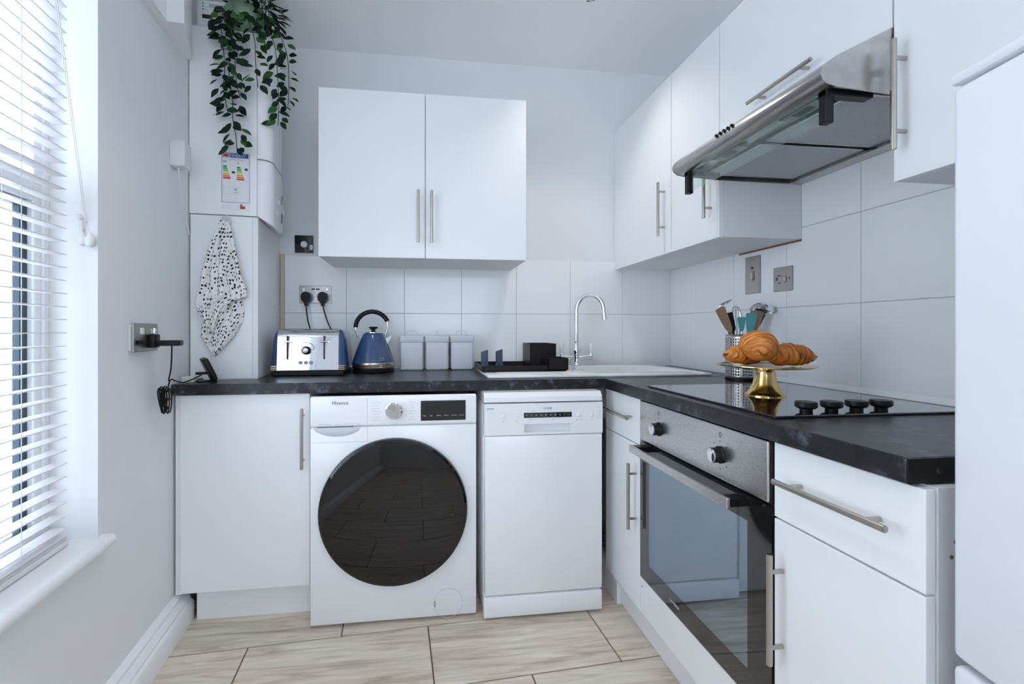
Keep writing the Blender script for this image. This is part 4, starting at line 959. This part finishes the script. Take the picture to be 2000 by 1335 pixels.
# ------------------------------------------------------------------ fridge
t = thing('fridge_freezer', 'tall white fridge freezer at the right edge, beside the worktop end', 'fridge', (-.612, -1.805, 0), R(-12))
m = MB(); m.box(.030, .58, -.50, -.002, .02, 1.425, .004); m.build('body', 'fridge', t, smooth=30)
m = MB(); m.box(-.001, .58, -.502, .0, 1.427, 1.443, .005); m.build('top_cap', 'fridge', t, smooth=30)
m = MB(); m.box(.0, .028, -.50, -.001, .612, 1.424, .010, 3); m.build('door', 'fridge', t, smooth=40)
m = MB(); m.box(.0, .028, -.50, -.001, .05, .602, .010, 3); m.build('freezer_door', 'fridge', t, smooth=40)
for x in (.06, .54):
    for y in (-.46, -.05): m = MB(); m.cyl((x, y, 0), (x, y, .022), .018, n=12); m.build('foot', 'rubber', t)

# ------------------------------------------------------------------ utensil holder and utensils
UX, UY = -.128, -.735
t = thing('utensil_holder', 'perforated stainless steel utensil pot on the worktop behind the cake stand', 'utensil pot', (UX, UY, T))
def perforated(r, z0, z1, nth, nz, hf):
    bm = bmesh.new()
    for i in range(nth):
        for j in range(nz):
            a0, a1 = 2 * math.pi * i / nth, 2 * math.pi * (i + 1) / nth; h0, h1 = z0 + (z1 - z0) * j / nz, z0 + (z1 - z0) * (j + 1) / nz
            am, hm = (a0 + a1) / 2, (h0 + h1) / 2
            f = lambda a, h: bm.verts.new((r * math.cos(a), r * math.sin(a), h))
            solid = (i % 10) in (0, 5) or j in (0, nz - 1)
            O = [f(a0, h0), f(a1, h0), f(a1, h1), f(a0, h1)]
            if solid: bm.faces.new(O); continue
            da, dh = (a1 - a0) * hf / 2, (h1 - h0) * hf / 2
            I = [f(am - da, hm - dh), f(am + da, hm - dh), f(am + da, hm + dh), f(am - da, hm + dh)]
            for k in range(4): bm.faces.new((O[k], O[(k + 1) % 4], I[(k + 1) % 4], I[k]))
    bmesh.ops.remove_doubles(bm, verts=bm.verts, dist=1e-5); return bm
m = MB(); m.bm.free(); m.bm = perforated(.058, .006, .176, 40, 15, .5); o = m.build('perforated_wall', 'steel', t, smooth=50); sd = o.modifiers.new('thickness', 'SOLIDIFY'); sd.thickness = .0012
m = MB(); m.lathe([(.054, 0), (.059, .001), (.059, .008), (0, .008)], n=40); m.build('base', 'blackp', t, smooth=40)
m = MB(); m.tube([(.058 * math.cos(R(a)), .058 * math.sin(R(a)), .176) for a in range(0, 360, 10)], .0018, n=6, closed=True); m.build('rim', 'steel', t, smooth=50)
def utensil(name, label, base, top, head, hm, stick_m, stick_r=.005, flat=None):
    """base/top relative to the pot; head(m, M) adds the head at the top, local z along the stick, local y towards the viewer"""
    b, tp = Vector(base), Vector(top); t = thing(name, label, 'utensil', Vector((UX, UY, T)) + b, group='utensils in the steel pot')
    d = tp - b; m = MB(); m.cyl((0, 0, 0), d, stick_r, n=10); m.build('handle', stick_m, t, smooth=50)
    z = d.normalized(); y = Vector((-.25, -1, 0)); y = (y - z * y.dot(z)).normalized(); x = y.cross(z)
    mt = Matrix(((x.x, y.x, z.x, d.x), (x.y, y.y, z.y, d.y), (x.z, y.z, z.z, d.z), (0, 0, 0, 1)))
    m = MB(); head(m, mt); m.build('head', hm, t, smooth=45)
    return t
def paddle(w0, w1, L, th=.006):
    def f(m, mt):
        r_ = []
        for k, (ww, zz) in enumerate(((w0 * .5, 0), (w0 * .9, L * .15), ((w0 + w1) / 2, L * .5), (w1, L * .92), (w1 * .92, L * .98), (w1 * .75, L))):
            r_.append([mt @ Vector(p) for p in ((-ww, -th / 2, zz), (ww, -th / 2, zz), (ww, th / 2, zz), (-ww, th / 2, zz))])
        m.loft(r_)
    return f
def bowl(r, dpt, tilt):
    def f(m, mt):
        t_ = bmesh.new(); bmesh.ops.create_uvsphere(t_, u_segments=24, v_segments=14, radius=r)
        bmesh.ops.delete(t_, geom=[v for v in t_.verts if v.co.z < -r * .08], context='VERTS')
        for v in t_.verts: v.co.z *= dpt
        mm = mt @ Matrix.Rotation(R(tilt), 4, 'Y')
        m._add(t_, Matrix.Translation(mt.to_translation() + Vector((.030, -.004, -.006))) @ Matrix.Rotation(R(tilt), 4, 'Y'))
    return f
def whisk(r, L):
    def f(m, mt):
        for k in range(5):
            a = R(36 * k)
            pts = [mt @ Vector((math.cos(a) * r * math.sin(R(s)) * (1 if s <= 180 else 1), math.sin(a) * r * math.sin(R(s)), L * .5 * (1 - math.cos(R(s if s < 180 else 360 - s))))) for s in range(0, 361, 20)]
            m.tube(pts, .0011, n=5)
    return f
def slice_head(m, mt):
    for k in (-1, 0, 1):
        m.tube([mt @ Vector(p) for p in smooth_path([(k * .010, 0, 0), (k * .013, 0, .03), (k * .014 - .012, -.004, .055), (k * .012 - .04, -.006, .062)], 4)], .0032, n=6)
utensil('wooden_spatula', 'tan wooden spatula leaning left out of the steel pot', (.040, .005, .015), (-.055, -.008, .188), paddle(.013, .018, .105), 'wood', 'wood')
utensil('slotted_server', 'curved steel serving fork leaning left above the wooden spatula', (.028, .02, .012), (-.066, .012, .235), slice_head, 'chrome', 'chrome', .004)
utensil('black_handled_tool', 'upright utensil with a black handle in the steel pot', (.0, .0, .01), (-.030, .012, .19), paddle(.011, .010, .075, .014), 'blackp', 'blackp')
utensil('teal_spatula', 'small teal silicone spoon upright in the steel pot', (-.01, -.01, .01), (-.014, -.016, .19), paddle(.008, .015, .055), 'teal', 'chrome', .004)
utensil('teal_spatula', 'larger teal silicone spatula tilted right in the steel pot', (.0, -.02, .01), (.014, -.024, .175), paddle(.012, .020, .085), 'teal', 'teal')
utensil('wooden_spoon', 'tan wooden spoon tilted right beneath the ladle', (.01, -.01, .01), (.034, -.020, .185), paddle(.012, .024, .085), 'wood', 'wood')
utensil('green_spatula', 'dark green spatula behind the wooden spoon', (-.022, .01, .012), (.052, .004, .19), paddle(.011, .018, .08), 'dgreen', 'dgreen')
utensil('whisk', 'wire whisk standing in the middle of the steel pot', (.0, .020, .012), (-.004, .024, .165), whisk(.024, .125), 'chrome', 'chrome', .004)
utensil('soup_ladle', 'steel ladle with its bowl hanging over the right side of the pot', (.012, .0, .012), (.046, -.006, .275), bowl(.043, .75, 14), 'chrome', 'chrome', .004)

# ------------------------------------------------------------------ cake stand and croissants
CX, CY, CZ = -.381, -1.165, T + .006
t = thing('cake_stand', 'round brass cake stand with croissants, standing on the hob', 'cake stand', (CX, CY, CZ))
m = MB(); m.lathe([(.052, 0), (.052, .003), (.048, .006), (.040, .016), (.032, .034), (.027, .055), (.024, .074), (.027, .080), (0, .080)], n=48); m.build('foot', 'brass', t, smooth=50)
m = MB(); m.lathe([(0, .079), (.09, .080), (.118, .083), (.126, .0865), (.126, .0885), (.118, .0865), (.09, .084), (0, .084)], n=64, cap=False); m.build('plate', 'brass', t, smooth=40)
def croissant(label, loc, rotz, L, r0, bend, lobes, roll=0, pitch=0, seed=0):
    t = thing('croissant', label, 'croissant', loc, rotz, group='croissants on the brass stand')
    r_ = random.Random(seed); NS, NR = 110, 28; V = []; F = []; U = []
    jit = [r_.uniform(.9, 1.1) for _ in range(lobes * 2 + 4)]
    for i in range(NS + 1):
        s = -1 + 2 * i / NS
        env = max(0, 1 - abs(s) ** 2.2) ** .62
        ph = (abs(s)) * lobes; q = int(ph); fr = ph - q
        stp = 1 - .75 * fr ** 1.4
        rad = r0 * env * (.76 + .24 * stp) * jit[q + (lobes if s < 0 else 0)] * (1 - .16 * (fr > .9) * (fr - .9) / .1) + .003
        a = bend * s
        cx = (L / 2) * (math.sin(a) / bend if abs(bend) > 1e-4 else s); cy = (L / 2) * (1 - math.cos(a)) / bend if abs(bend) > 1e-4 else 0
        tx, ty = math.cos(a), math.sin(a)
        for k in range(NR):
            th = 2 * math.pi * k / NR; tw = s * 5
            rr = rad * (1 + .03 * math.sin(3 * th + tw * 2 + seed) + .02 * math.sin(7 * th + s * 20))
            off = .012 * math.sin(th + seed) * .5
            sk = off * tx
            u_, w_ = rr * math.cos(th), rr * .86 * math.sin(th)
            V.append((cx - ty * u_ + off * tx, cy + tx * u_ + off * ty, w_)); U.append((s * .5 + .5 + .02 * math.sin(th * 2), k / NR))
    for i in range(NS):
        for k in range(NR): F.append((i * NR + k, i * NR + (k + 1) % NR, (i + 1) * NR + (k + 1) % NR, (i + 1) * NR + k))
    F.append(tuple(range(NR))); F.append(tuple(reversed(range(NS * NR, NS * NR + NR))))
    me = bpy.data.meshes.new('crust'); me.from_pydata(V, [], F)
    uvl = me.uv_layers.new(name='UVMap')
    for lp in me.loops: uvl.data[lp.index].uv = U[lp.vertex_index]
    me.materials.append(M['crust']); me.shade_smooth()
    me.transform(Matrix.Rotation(R(pitch), 4, 'Y') @ Matrix.Rotation(R(roll), 4, 'X'))
    zmin = min(v.co.z for v in me.vertices)
    me.transform(Matrix.Translation((0, 0, -zmin)))
    o = bpy.data.objects.new('crust', me); COL.objects.link(o); o.parent = t
PZ = CZ + .086
croissant('long croissant lying on the right side of the brass stand', (CX + .052, CY - .020, PZ), R(4), .170, .036, -.35, 5, roll=10, seed=3)
croissant('croissant at the left and back of the brass stand, mostly under the top one', (CX - .030, CY + .030, PZ), R(28), .185, .031, .5, 5, seed=5)
croissant('large ridged croissant resting on top of the others, pointing at the viewer', (CX - .048, CY - .035, PZ + .016), R(62), .140, .042, .25, 6, roll=0, pitch=-14, seed=8)
